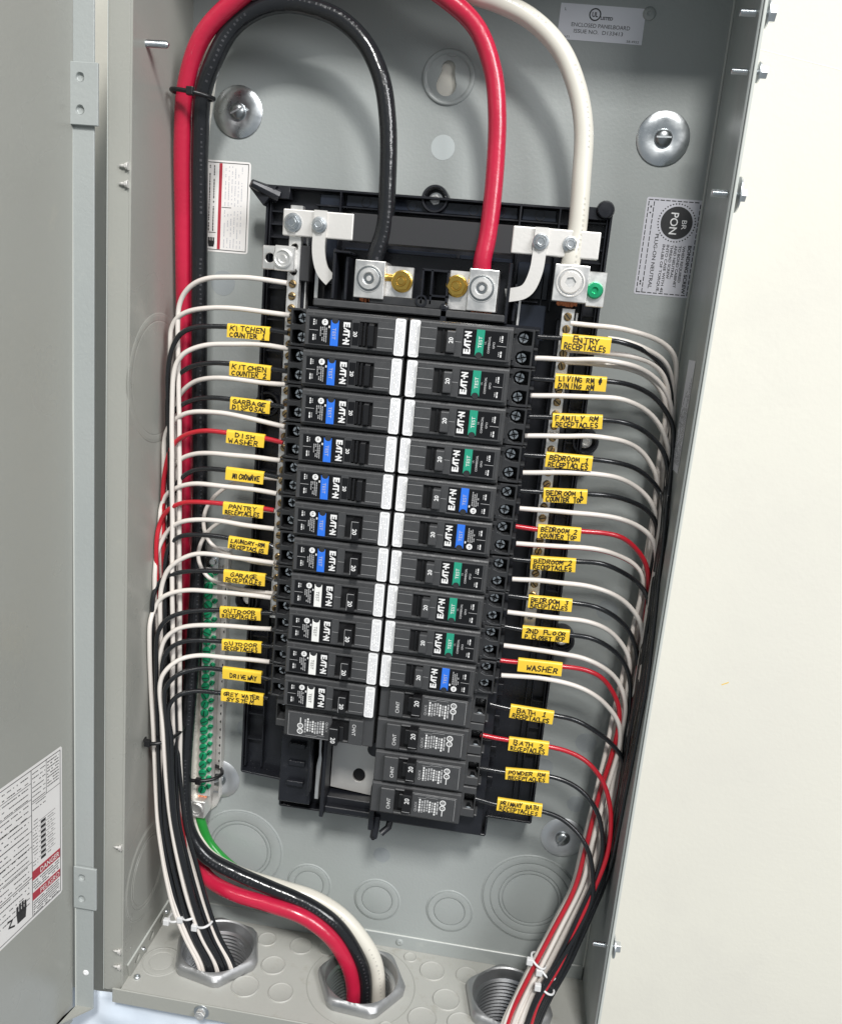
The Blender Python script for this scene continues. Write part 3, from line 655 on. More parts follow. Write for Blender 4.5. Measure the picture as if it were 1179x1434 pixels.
b = MB(); b.lathe(-1.5, -304, [(0, 25), (5.4, 25), (5.6, 40), (5.6, 50), (0, 50)], 0, 20); b.build('round_post', 'pan', pan, smooth=45)
b = MB(); b.tube([(3.5, 44, -362), (3.4, 45, -371), (2.6, 46, -380)], 3.0, 0, 14); b.tube([(15, 36, -360), (13, 42, -372), (8, 46, -376)], 2.6, 0, 12); b.build('bottom_post', 'pan', pan, smooth=45)
b = MB(); b.lathe(2.6, -379.2, [(0, 48.8), (1.6, 48.9)], 0, 14); b.build('post_bore', 'void', pan, fix=False)
# main lugs
def main_lug(x0, x1, z0, z1, px0, px1, cx, cz, nutx, w=56, wp=50, nutm='brass'):
    b = MB(); b.box(x0, x1, z0, z1, 30, w); L = b.build('main_lug', 'alu', pan, bevel=.5, segs=2)
    b = MB(); b.lathe(cx, cz, [(8.7, w-.1), (8.6, w+.5), (8.2, w+.5)], 0, 36); b.lathe(cx, cz, [(8.2, w+.5), (7.8, w+.1), (7.0, w+.1)], 1, 36); b.lathe(cx, cz, [(7.0, w+.1), (6.7, w+1.2), (4.2, w+1.2), (3.6, w+.7)], 0, 36); b.lathe(cx, cz, [(3.7, w+.7), (3.2, w+.3), (0, w+.3)], 1, 12); b.lathe(cx, cz, [(1.9, w+.45), (1.6, w+.9), (0, w+.9)], 0, 12); b.build('set_screw', ['alu', 'zincdark'], L, smooth=35)  # darker zinc in the grooves paints in their shade
    b = MB(); b.box(px0, px1, z0-.4, z1-2, wp-4, wp); b.build('lug_plate', 'alu', pan, bevel=.4)
    return L
main_lug(-40.5, -20.5, 22.5, 46.5, -20.4, -2.5, -30.8, 35.0, 0)
main_lug(34.5, 53.5, 20.5, 47.0, 21.5, 34.4, 43.2, 35, 0)
for x in (-9.7, 26.6):
    b = MB(); b.lathe(x, 35.2, [(7.2, 50), (7.2, 51.2), (6.4, 51.6), (0, 51.6)], 0, 30); b.prism([(p[0]+x, p[1]+35.2) for p in hexpoly(6.3, 8)], 51.5, 54.6, 0); b.lathe(x, 35.2, [(3.4, 54.6), (3.4, 55.2), (3.0, 55.2), (2.8, 54.0), (2.4, 54.0), (2.2, 55.4), (0, 55.4)], 0, 18); b.build('brass_nut', 'brass', pan, bevel=.4)
b = MB(); b.frame((-20, 52, 36), (1, 0, 0), (0, 1, 0), (0, 0, 1)); b.tube([(-20.6, 49, 37), (-15, 49, 36.8)], 2.6, 0, 14); b.build('brass_stud', 'brass', pan, smooth=50)
# neutral lug with green bonding screw
b = MB(); b.box(88.5, 110.5, 31.5, 54.5, 28, 52); L = b.build('neutral_lug', 'alu', pan, bevel=.5, segs=2)
b = MB(); b.lathe(99.2, 43.6, [(9.2, 51.9), (9.2, 52.5), (8.4, 52.6), (8.0, 51.6), (7.2, 51.8), (6.4, 53.2), (4.4, 53.2)], 0, 36); b.prism(b.circ(99.2, 43.6, 6.4, 36), 49, 53.15, 0, holes=[[(99.2+p[0], 43.6+p[1]) for p in hexpoly(3.6, 10)]]); b.build('set_screw', 'alumatte', L, smooth=35)
b = MB(); b.box(110.6, 122.6, 30, 52, 40, 44); b.build('bonding_strap', 'alu', pan, bevel=.5)
b = MB(); b.lathe(115.5, 40.3, [(5.4, 44), (5.4, 46.2), (4.6, 47.4), (2.2, 47.8), (1.6, 46.6), (0, 46.6)], 0, 26); b.build('bonding_screw', 'greenscrew', pan, smooth=40)
# bare copper strands under the lugs
for cx, z, w, n in ((-31, 22.4, 46, 9), (44, 20.4, 46, 10), (99, 31.4, 43, 11)):
    b = MB()
    for k in range(n):
        a = -6+12*k/(n-1)
        for q_ in (0, 3.2): b.tube([(cx+a, w+q_, z+3), (cx+a+random.uniform(-.4, .4), w+q_, z-1.6-random.uniform(0, 1.4))], .72, 0, 6)
    b.build('copper_strands', 'copper', pan, smooth=50)

# ------------------------------------------------------------------ breakers
GR = 'single pole breakers in two columns'
def afci(btn, state, gfci=False):
    t = thing('circuit_breaker', '', 'circuit breaker', (0, 0, 0), GR)
    b = MB()
    b.sweep([(-12.5, 22), (-12.5, 71.5), (-11.6, 74.0), (-10.6, 74.6), (11.0, 74.6), (12.0, 73.6), (12.5, 71.5), (12.5, 22)], -67, -.9, 0)
    # raised face around the handle slot, then the flat under the label
    s0, s1 = (-30.8, -19.2)
    b.box(s1, -8.6, -9.8, 8.8, 74.4, 77.2); b.box(-66.4, s0, -9.8, 8.8, 74.4, 77.2)
    b.box(s0-.2, s1+.2, 7.4, 8.8, 74.4, 77.2); b.box(s0-.2, s1+.2, -9.8, -8.4, 74.4, 77.2)
    b.box(-66, -64.6, -9.9, 9, 77, 77.5); b.box(-66, -35, 8.3, 9.3, 76.9, 77.4)
    b.build('case', 'case2', t, bevel=.45)
    b = MB(); b.line(-18.6, -.8, -8.8, -.8, .28, 77.25, 0); b.line(-18.6, 4.6, -8.8, 4.6, .18, 77.25, 0); b.line(-18.6, -7.6, -8.8, -7.6, .18, 77.25, 0); b.line(-35, -.6, -31, -.6, .2, 77.25, 0)
    b.build('moulded_line', 'inkgrey', t, fix=False)
    b = MB(); b.box(s0, s1, -8.4, 7.4, 74.5, 74.8); b.build('handle_slot', 'void', t)
    # lug block with two open wells
    b = MB()
    b.prism([(-80.5, -12.3), (-67.1, -12.3), (-67.1, 12.3), (-80.5, 12.3)], 22, 46)
    wells = []
    out = [(-80.5, -12.3), (-67.1, -12.3), (-67.1, 12.3), (-80.5, 12.3)]
    for cz in (6.3, -6.3):
        wells.append([(-79.0, cz-4.3), (-74, cz-4.7), (-70.6, cz-3.2), (-69.3, cz), (-70.6, cz+3.2), (-74, cz+4.7), (-79.0, cz+4.3)])
    b.prism(out, 46.01, 62, 0, holes=wells)
    b.box(-83.4, -80.5, -.8, .8, 44, 61); b.box(-83, -80.4, 11.2, 12.3, 40, 60); b.box(-83, -80.4, -12.3, -11.2, 40, 60)
    b.box(-69.5, -66.8, 8.6, 11.4, 61.8, 66); b.box(-69.5, -66.8, -11.4, -8.6, 61.8, 66); b.box(-68.4, -66.8, -6, 8, 61.8, 70)
    b.build('lug_block', 'case', t, bevel=.35)
    for cz in (6.3, -6.3):
        b = MB().turn((-73.6, 0, cz), random.uniform(-40, 40)); b.lathe(0, 0, [(3.5, 46), (3.5, 55), (3.0, 56), (1.7, 56), (1.3, 55), (0, 55)], 0, 20); b.box(-3.2, 3.2, -.4, .4, 55.2, 56.1, 1); b.box(-.4, .4, -3.2, 3.2, 55.2, 56.1, 1)
        b.build('terminal_screw', ['zinc', 'void'], t)
    # handle
    b = MB()
    if state == 'A':
        b.sweep([(-7.6, 74.7), (-7.6, 79.5), (-6.8, 80.4), (6.2, 80.4), (7, 79.5), (7, 74.7)], -24.4, -21.0)
        b.box(-27.8, -26.2, -7.4, 7, 74.6, 78.4); b.box(-30.4, -28.9, -7.4, 7, 74.6, 77.6)
        b.build('handle', 'handle', t, bevel=.3)
        b = MB(); b.box(-35.2, -31.0, -7.6, 6.6, 77.2, 77.4); b.build('rating_plate', 'gloss', t)
        b = MB(); b.text('20', -33.2, -.6, 2.5, 77.48, 0, ang=-90, bold=.02); b.build('lettering', 'ink', t, fix=False)
    elif state == 'B':
        b.sweep([(-7.8, 74.7), (-7.8, 82.6), (-7.2, 83.2), (4.6, 83.2), (5.2, 82.6), (5.6, 74.7)], -25.6, -20.4)
        h = b.build('handle', 'handle', t, bevel=.35)
        b = MB(); b.line(-25.2, 4.6, -20.8, 4.6, .3, 83.27, 1); b.line(-25.3, -7, -25.3, 4.6, .22, 83.29, 1); b.text('20', -23, -2.2, 3.0, 83.28, 0, ang=-90, bold=.02); b.build('lettering', ['ink', 'inkgrey'], h, fix=False)
    else:
        b.sweep([(-7.2, 74.7), (-7.2, 80.6), (-6.6, 81.2), (6.0, 81.2), (6.6, 80.6), (6.8, 74.7)], -31.4, -26.0)
        h = b.build('handle', 'case2', t, bevel=.35)
        b = MB(); b.text('20', -28.7, -1.2, 2.8, 81.28, 0, ang=-90, bold=.02); b.build('lettering', 'ink', h, fix=False)
        b = MB(); b.box(-24, -22.6, -7.4, 6.8, 74.7, 76.6); b.build('slot_rib', 'handle', t, bevel=.2)
    # label with logo and print
    b = MB(); q = 77.36
    b.box(-63.6, -35.9, -9.0, 8.0, 77.2, 77.32, 0)
    lg = -38.9
    vv = 6.6
    for ch, hgt in (('E', 3.6), ('A', 3.3), ('T', 3.4), ('.', 1.4), ('N', 3.6)):
        if ch == '.': b.lathe(lg, vv-hgt/2-.1, [(0, q), (.62, q)], 1, 10)
        elif ch == 'A': b.poly([(lg-2, vv-.1), (lg+2, vv-hgt*.62), (lg+2, vv-hgt*.62-1.2), (lg-2, vv-hgt+.2), (lg-2, vv-hgt+1.2), (lg+.4, vv-hgt*.6), (lg-2, vv-1.0)], q, 1)
        else: b.text(ch, lg, vv-hgt/2, 4.1, q, 1, ang=-90, width=hgt*.86, bold=.05)
        vv -= hgt*.93
    if gfci:
        b.text('COMMERCIAL', -52.6, -.4, 1.35, q, 2, ang=-90, width=10.5, bold=.02); b.text('GFCI', -55.6, -.4, 1.25, q, 2, ang=-90, width=4, bold=.02); b.text('UL', -50.2, -1.5, 1.2, q, 2, ang=-90)
    else:
        b.lathe(-53.4, 5.2, [(0, q), (2.0, q)], 1, 20); b.text('UL', -53.4, 5.2, 1.4, q+.06, 0, ang=-90, bold=.02)
        b.box(-50.9, -50.0, 1.8, 3.2, 77.2, q, 1)
        for k, (a, c) in enumerate(((-7.4, 2.0), (-7.0, 2.6), (-6.6, 2.4), (-3.6, 2.2))): b.dashes(a, c, -52.2-k*1.25, .62, q, 2, .93, vert=True)
    for a, c in ((3.0, 6.6), (-6.6, -2.6)):
        b.dashes(a, c, -60.6, .8, q, 1, 1, vert=True); b.dashes(a+.4, c-.4, -59.2, .6, q, 2, 1, vert=True)
    b.line(-63.4, -.2, -57.8, -.2, .26, q, 2)
    b.build('rating_label', ['gloss', 'ink', 'inkgrey'], t, fix=False)
    b = MB()
    arc = [(-44.0+(-2.8)+2.3*math.cos(R(a)), 7.0+2.3*math.sin(R(a))) for a in range(0, -181, -20)]
    b.prism([(-49.4, -9.3), (-44.2, -9.3), (-44.2, 7.0)]+arc+[(-49.4, 7.0)], 77.3, 78.0); k = b.build('test_button', btn, t, bevel=.2)
    b = MB(); b.lathe(-46.8, 6.4, [(0, 77.75), (2.1, 77.75), (2.2, 77.3)], 0, 18); b.build('button_pivot', 'case', t)
    b = MB(); b.text('TEST', -46.9, -1.6, 2.3, 78.06, 0, ang=-90, width=7.2); b.build('lettering', 'black_ink' if btn == 'whitebtn' else ('lightink' if btn == 'blue' else 'ink'), k, fix=False)
    # barcode sticker at the centre end
    b = MB(); b.prism(b.rrect(-8.1, -1.5, -11.7, 11.7, 1.3), 74.6, 74.8, 0)
    b.text('CAF', -4.8, 10.2, 1.2, 74.86, 1, width=3.4)
    for k in range(4): b.dashes(-10.5, 8, -6.7+1.25*k, .42, 74.86, 2 if k != 1 else 1, .75, vert=True)
    b.build('barcode_sticker', ['sticker', 'inkgrey', 'lightink'], t, fix=False)
    return t
def standard():
    t = thing('circuit_breaker', '', 'circuit breaker', (0, 0, 0), GR)
    b = MB()
    b.sweep([(-12.4, 22), (-12.4, 68.5), (-11.4, 70), (11.4, 70), (12.4, 68.5), (12.4, 22)], -66.8, -1.2, 0)
    s0, s1 = (-31.2, -18.6)
    b.box(s1, -8.2, -10.2, 9.0, 69.8, 73.4); b.box(-64, s0, -10.2, 9, 69.8, 73.4); b.box(s0-.2, s1+.2, 7.6, 9, 69.8, 73.4); b.box(s0-.2, s1+.2, -10.2, -8.8, 69.8, 72)
    b.box(-76.8, -66.7, -12.2, 12.2, 22, 44); b.prism([(-76.8, -12.2), (-66.7, -12.2), (-66.7, 12.2), (-76.8, 12.2)], 44, 58, 0, holes=[[(-76, -6.5), (-68.3, -6.5), (-68.3, 5.4), (-76, 5.4)]])
    b.box(-79, -76.8, 10.8, 12.2, 36, 56)
    b.build('case', 'case2', t, bevel=.5)
    b = MB(); b.box(s0, s1, -8.8, 7.6, 69.9, 70.2); b.build('handle_slot', 'void', t)
    b = MB(); b.sweep([(-10.4, 70.2), (-10.4, 78.2), (-9.8, 79), (2.6, 79), (3.4, 78.2), (4, 70.2)], -31.4, -25.2); b.box(-25.3, -22, -8, 3, 70.2, 74.5); h = b.build('handle', 'handle', t, bevel=.4)
    b = MB(); b.line(-31, 2.8, -25.6, 2.8, .3, 79.07, 1); b.text('20', -28.3, -6, 3.4, 79.08, 0, ang=-90, bold=.01); b.build('lettering', ['ink', 'inkgrey'], h, fix=False)
    b = MB(); b.turn((0, 0, 0), 0); b.lathe(-72, 7.6, [(2.6, 50), (3.2, 56.5), (2.2, 57), (0, 56.6)], 0, 16); b.build('terminal_screw', 'zinc', t)
    b = MB(); q = 73.46
    b.text('CHNT', -14.6, 1.4, 2.7, q, 0, ang=-90, width=8.6, bold=-.005)
    b.text('QUICK', -34.5, .4, 1.9, q, 1, ang=-90, width=8)
    for k in range(8): b.dashes(-6.2+random.uniform(0, 1.5), 5.6-random.uniform(0, 2.5), -37.4-k*1.85, 1.15, q, 0 if k in (0, 4, 6) else 1, .95, vert=True)
    for z in (-1.2, -5.4): b.lathe(-54.0, z, [(1.5, q), (2.2, q)], 0, 20)
    b.text('UL', -54, -1.2, 1.6, q, 0, ang=-90); b.text('SA', -54, -5.4, 1.6, q, 0, ang=-90); b.line(-54, 1, -54, 5, .6, q, 0)
    for a in ((-50, -8, -42, -8), (-42, -8, -41, -7), (-41, -7, -36, -7), (-62.8, 7.6, -62.8, -9.2), (-62.8, -9.2, -33, -9.2)): b.line(*a, .2, q, 1)
    b.build('moulded_print', ['ink', 'inkgrey'], t, fix=False)
    return t
L_TXT = ['KITCHEN COUNTER 1', 'KITCHEN COUNTER 2', 'GARBAGE DISPOSAL', 'DISH WASHER', 'MICROWAVE', 'PANTRY RECEPTACLES', 'LAUNDRY RM RECEPTACLES', 'GARAGE RECEPTACLES', 'upper OUTDOOR RECEPTACLES', 'lower OUTDOOR RECEPTACLES', 'DRIVEWAY', 'GREY WATER SYSTEM']
R_TXT = ['ENTRY RECEPTACLES', 'LIVING RM DINING RM', 'FAMILY RM RECEPTACLES', 'BEDROOM 1 RECEPTACLES', 'BEDROOM 1 COUNTER TOP', 'BEDROOM 2 COUNTER TOP', 'BEDROOM 2 RECEPTACLES', 'BEDROOM 3 RECEPTACLES', '2ND FLOOR P CLOSET', 'WASHER', 'BATH 1', 'BATH 2', 'POWDER RM', 'PRIMARY BATH']
X0 = 0.5
protos = {}
NUM = {'KITCHEN COUNTER 1': 'upper KITCHEN COUNTER', 'KITCHEN COUNTER 2': 'lower KITCHEN COUNTER', 'BEDROOM 1 RECEPTACLES': 'topmost BEDROOM RECEPTACLES',
 'BEDROOM 2 RECEPTACLES': 'middle BEDROOM RECEPTACLES', 'BEDROOM 3 RECEPTACLES': 'lowest BEDROOM RECEPTACLES', 'BEDROOM 1 COUNTER TOP': 'black BEDROOM COUNTER TOP',
 'BEDROOM 2 COUNTER TOP': 'red BEDROOM COUNTER TOP', 'BATH 1': 'black BATH RECEPTACLES', 'BATH 2': 'red BATH RECEPTACLES'}
def place(kind, maker, side, i):
    j = lambda a: random.uniform(-a, a)
    loc = (X0+j(.35), j(.25), -25.4*i+j(.12)); rot = (j(.004), (math.pi if side == 'R' else 0)+j(.003), j(.006))
    txt = (L_TXT if side == 'L' else R_TXT)[i]
    col = {'blue': 'black breaker with blue test button', 'green': 'black breaker with green test button', 'whitebtn': 'black breaker with white test button', 'std': 'plain black breaker with moulded print'}[kind[0]]
    label = '%s on the %s wire, %s column' % (col, NUM.get(txt, txt), 'left' if side == 'L' else 'right')
    if kind not in protos:
        t = maker(); protos[kind] = t
        t['_ob'].location = Vector((loc[0], -loc[1], loc[2]))*S; t['_ob'].rotation_euler = rot; t['_ob']['label'] = label
    else: copy_thing(protos[kind], loc, label, rot)
for i in range(11):
    bt = 'blue' if i < 7 else 'whitebtn'; st = 'A' if i < 5 else 'B'
    place((bt, st), lambda: afci(bt, st), 'L', i)
place(('std',), standard, 'L', 11)
for i in range(10):
    bt = 'blue' if i in (4, 5, 9) else 'green'
    place((bt, 'C'), lambda: afci(bt, 'C', bt == 'green'), 'R', i)
for i in range(10, 14): place(('std',), standard, 'R', i)

# ------------------------------------------------------------------ ground bar
gb = thing('ground_bar', 'tall ground bar of green terminal screws on the left of the back panel', 'ground bar', (-146, 0, -410))
b = MB(); b.prism([(-155, -395), (-147, -412), (-139, -404), (-134.6, -392), (-134.6, -176), (-155, -176)], .3, 2.4); b.box(-135.6, -134.4, -392, -176, 2.4, 9)
b.build('mounting_bracket', 'alumatte', gb, bevel=.4)
b = MB(); b.box(-151.5, -140.5, -388, -190, 5, 15); gbar = b.build('terminal_bar', 'alumatte', gb, bevel=.5)
k = 0; z = -197.0
while z > -384:
    for xx, dz, r in ((-147.2, 0, 3.3), (-142.0, 3.8, 2.0)):
        b = MB().turn((xx, 15, z+dz), random.uniform(0, 180)); b.lathe(0, 0, [(r, -1), (r, 1.6), (r*.85, 2.3), (r*.5, 2.5), (0, 2.5)], 0, 18); b.box(-r*.8, r*.8, -.35, .35, 2.3, 2.58, 1); b.build('green_screw', ['greenscrew', 'void'], gbar, smooth=40)
    z -= 7.7
for k in range(26):
    b = MB(); b.lathe(-137.6, -196-7.2*k, [(0, 2.5), (1.3, 2.5)], 0, 10); b.build('bar_hole', 'void', gb, fix=False)
b = MB(); b.lathe(-144.5, -184, [(3.4, 15), (3.4, 17.5), (2.4, 18.4), (0, 18.4)], 0, 16); b.box(-150, -140, -190, -178, 2.4, 15); b.build('end_screw', 'zinc', gb, bevel=.3)
b = MB(); b.box(-156.5, -143, -406, -390.5, 4, 20); gl = b.build('ground_lug', 'alu', gb, bevel=.7)
b = MB(); b.lathe(-150.2, -398.4, [(5.8, 20), (5.8, 21), (4.8, 21.2), (4.4, 20.4), (2.8, 20.4), (2.2, 18.8), (0, 18.8)], 0, 24); b.build('lug_screw', 'alu', gl, smooth=35)
b = MB()
for k in range(8): b.tube([(-154+1.3*k, 12, -391), (-154+1.3*k, 12+random.uniform(-1, 1), -386+random.uniform(-.5, .5))], .8, 0, 6)
b.build('copper_strands', 'copper', gb)

# ------------------------------------------------------------------ conduit hubs in the floor
def hub(x, d, label, a0):
    t = thing('conduit_hub', label, 'conduit fitting', (x, d, ZB), 'conduit fittings in the floor of the box')
    fr = lambda b: b.frame((x, d, ZB), (1, 0, 0), (0, -1, 0), (0, 0, 1))
    b = MB(); fr(b)
    n = 96; prof = [(1.0, .4), (1.02, 5.5), (.97, 8.2), (.93, 9.4)]
    vs = []; fs = []
    def hexr(th):
        k = (th-R(a0)) % (math.pi/3) - math.pi/6
        return min(31.8/math.cos(k), 35.2)
    rows = []
    for s_, z_ in prof: rows.append([(hexr(2*math.pi*i/n)*s_, z_) for i in range(n)])
    rows.append([(29.6, 9.6)]*n); rows.append([(28.6, 8.6)]*n); rows.append([(28.3, 4)]*n); rows.append([(28.2, -1)]*n)
    for row in rows:
        vs += [(r_*math.cos(2*math.pi*i/n), r_*math.sin(2*math.pi*i/n), z_) for i, (r_, z_) in enumerate(row)]
    fs = [(k*n+i, k*n+(i+1) % n, (k+1)*n+(i+1) % n, (k+1)*n+i) for k in range(len(rows)-1) for i in range(n)]
    b.add(vs, fs); b.build('locknut', 'cast', t, smooth=38)
    b = MB(); fr(b); prof = [(28.4, -2)]
    z_ = 0
    prof = [(28.1, 0)]
    while z_ > -50: prof += [(28.2, z_-.6), (25.9, z_-2.0), (25.9, z_-2.6), (28.2, z_-3.4)]; z_ -= 3.4
    b.lathe(0, 0, prof, 0, 64); b.build('thread', 'thread', t, smooth=20)
    b = MB(); fr(b); b.lathe(0, 0, [(29.5, -53), (29.5, -160), (0, -160)], 0, 48); b.build('conduit', 'zincdark', t, smooth=40)
hub(*HUBS[0], 'left conduit fitting, taking the bundle of black and white wires', 12)
hub(*HUBS[1], 'middle conduit fitting, taking the thick red, black and white cables', 4)
hub(*HUBS[2], 'right conduit fitting, half under the bundle with red wires', 18)

# ------------------------------------------------------------------ thick feeder cables
def jacket_print(sp, r, ink, par):
    P = [Vector((p[0], -p[1], p[2])) for p in sp]; b = MB(); L = 0; k = 0; nxt = 4
    for i in range(1, len(P)-1):
        seg = (P[i+1]-P[i]); L += seg.length; T = seg.normalized()
        if L < nxt: continue
        k += 1; nxt = L + (random.uniform(1.9, 3.4) if k % 15 else 30)
        F = Vector((.55, -1, .12)); N = (F-T*F.dot(T)).normalized(); B = T.cross(N)
        c = P[i]+N*(r+.06); a = T*random.uniform(.3, .8); q = B*random.uniform(.55, .85); c = c+B*random.uniform(-.25, .25)
        o0 = len(b.v); b.v += [c-a-q, c+a-q, c+a+q, c-a+q]; b.f.append((o0, o0+1, o0+2, o0+3)); b.m.append(0)
    j = b.build('jacket_print', ink, par, fix=False); j['_ob']['kind'] = 'stuff'
def cable(name, label, pts, r, m, step=1.6, n=20, ink=None):
    sp = spline(pts, step); b = MB(); b.tube(sp, r, 0, n); o = b.build(name, m, None, smooth=60)
    if ink: jacket_print(sp, r, ink, o)
    o['_ob']['label'] = label; o['_ob']['category'] = 'cable'; o['_ob']['group'] = 'thick feeder cables'
    return o
cable('feeder_cable', 'thick red cable from the right main lug down the left side to the middle conduit',
  [(42.5,48.0,40.7),(41.5,50.0,51.2),(43.2,48.0,68.4),(43.4,44.0,103.9),(40.9,42.0,142.4),(35.4,40.0,167.6),(22.9,40.0,191.5),(3.7,42.0,206.0),(-28.1,42.0,220.5),(-69.3,42.0,226.0),(-105.6,42.0,217.2),(-135.1,42.0,197.5),(-155.3,40.0,177.5),(-166.8,36.0,148.8),(-170.1,32.0,113.9),(-170.6,26.0,59.0),(-169.7,20.0,-30.1),(-168.2,18.0,-137.6),(-168.4,16.0,-206.9),(-169.8,14.0,-255.7),(-170.9,10.0,-326.5),(-166.9,8.0,-392.6),(-152.8,18.0,-437.9),(-135.2,30.0,-452.1),(-110.0,40.0,-454.9),(-78.7,44.0,-456.7),(-48.3,46.0,-461.3),(-25.6,46.0,-475.6),(-11.5,45.0,-495.9),(-4.3,44.0,-517.9)]+[(-2, 44, -560)], 5.9, 'c_red')
cable('feeder_cable', 'thick black cable arching from the left main lug, then down beside the red one',
  [(-31.1,46.0,34.6),(-29.8,48.0,47.4),(-25.3,46.0,65.6),(-25.5,44.0,99.1),(-28.7,42.0,133.9),(-35.3,40.0,159.5),(-47.4,38.0,179.5),(-64.7,36.0,193.3),(-84.8,36.0,199.8),(-102.7,36.0,201.0),(-120.5,36.0,196.5),(-136.8,36.0,184.8),(-147.4,38.0,164.5),(-154.9,36.0,145.1),(-157.5,32.0,114.7),(-157.9,28.0,59.7),(-157.0,24.0,-28.8),(-154.0,22.0,-135.1),(-153.8,23.0,-202.8),(-154.9,24.0,-249.7),(-155.7,26.0,-285.3),(-156.4,28.0,-315.3),(-157.2,30.0,-355.3),(-155.2,33.0,-382.1),(-149.4,36.0,-407.2),(-134.1,38.0,-426.2),(-108.4,38.0,-437.4),(-78.1,38.0,-446.4),(-47.8,38.0,-455.5),(-24.5,38.0,-468.4),(-7.7,38.0,-488.2),(3.6,38.0,-512.0)]+[(7, 38, -560)], 5.7, 'c_black', ink='printgrey')
cable('feeder_cable', 'thick white cable arching to the neutral lug at the upper right',
  [(97.7,44.0,45.5),(98.0,46.0,57.0),(99.6,44.0,73.2),(98.3,42.0,108.0),(95.9,40.0,137.9),(89.0,38.0,160.8),(76.0,36.0,183.2),(56.2,34.0,199.9),(35.1,34.0,208.6),(7.5,34.0,215.0),(-30.3,32.0,228.2),(-67.7,30.0,231.4),(-105.4,28.0,224.4),(-133.8,26.0,203.0),(-154.6,20.0,175.8),(-161.7,16.0,145.2),(-166.6,14.0,94.2),(-165.0,10.0,-30.0),(-162.2,9.0,-138.7),(-161.9,9.0,-208.2),(-161.7,9.0,-256.5),(-159.4,8.0,-306.5),(-157.9,8.0,-338.4),(-157.3,9.0,-377.1),(-154.0,12.0,-414.9),(-147.6,16.0,-430.2),(-139.5,20.0,-438.9),(-112.9,24.0,-448.3),(-75.3,26.0,-453.5),(-44.7,26.0,-458.7),(-20.7,28.0,-468.9),(-1.1,30.0,-486.7),(11.5,32.0,-505.9)]+[(19, 36, -560)], 6.1, 'c_white', ink='printwhite')
o = cable('ground_cable', 'green cable curving from the ground bar lug behind the black cable',
  [(-152.0,12.0,-399.7),(-147.7,14.0,-412.5),(-140.8,14.0,-430.3),(-127.2,16.0,-442.9),(-110.5,20.0,-450.1),(-82.6,22.0,-455.1),(-52.1,20.0,-463.9),(-26.4,22.0,-476.1),(-6.1,26.0,-495.1)]+[(11, 30, -560)], 3.9, 'c_green')
o['_ob']['group'] = 'ground cables'; del o['_ob']['group']

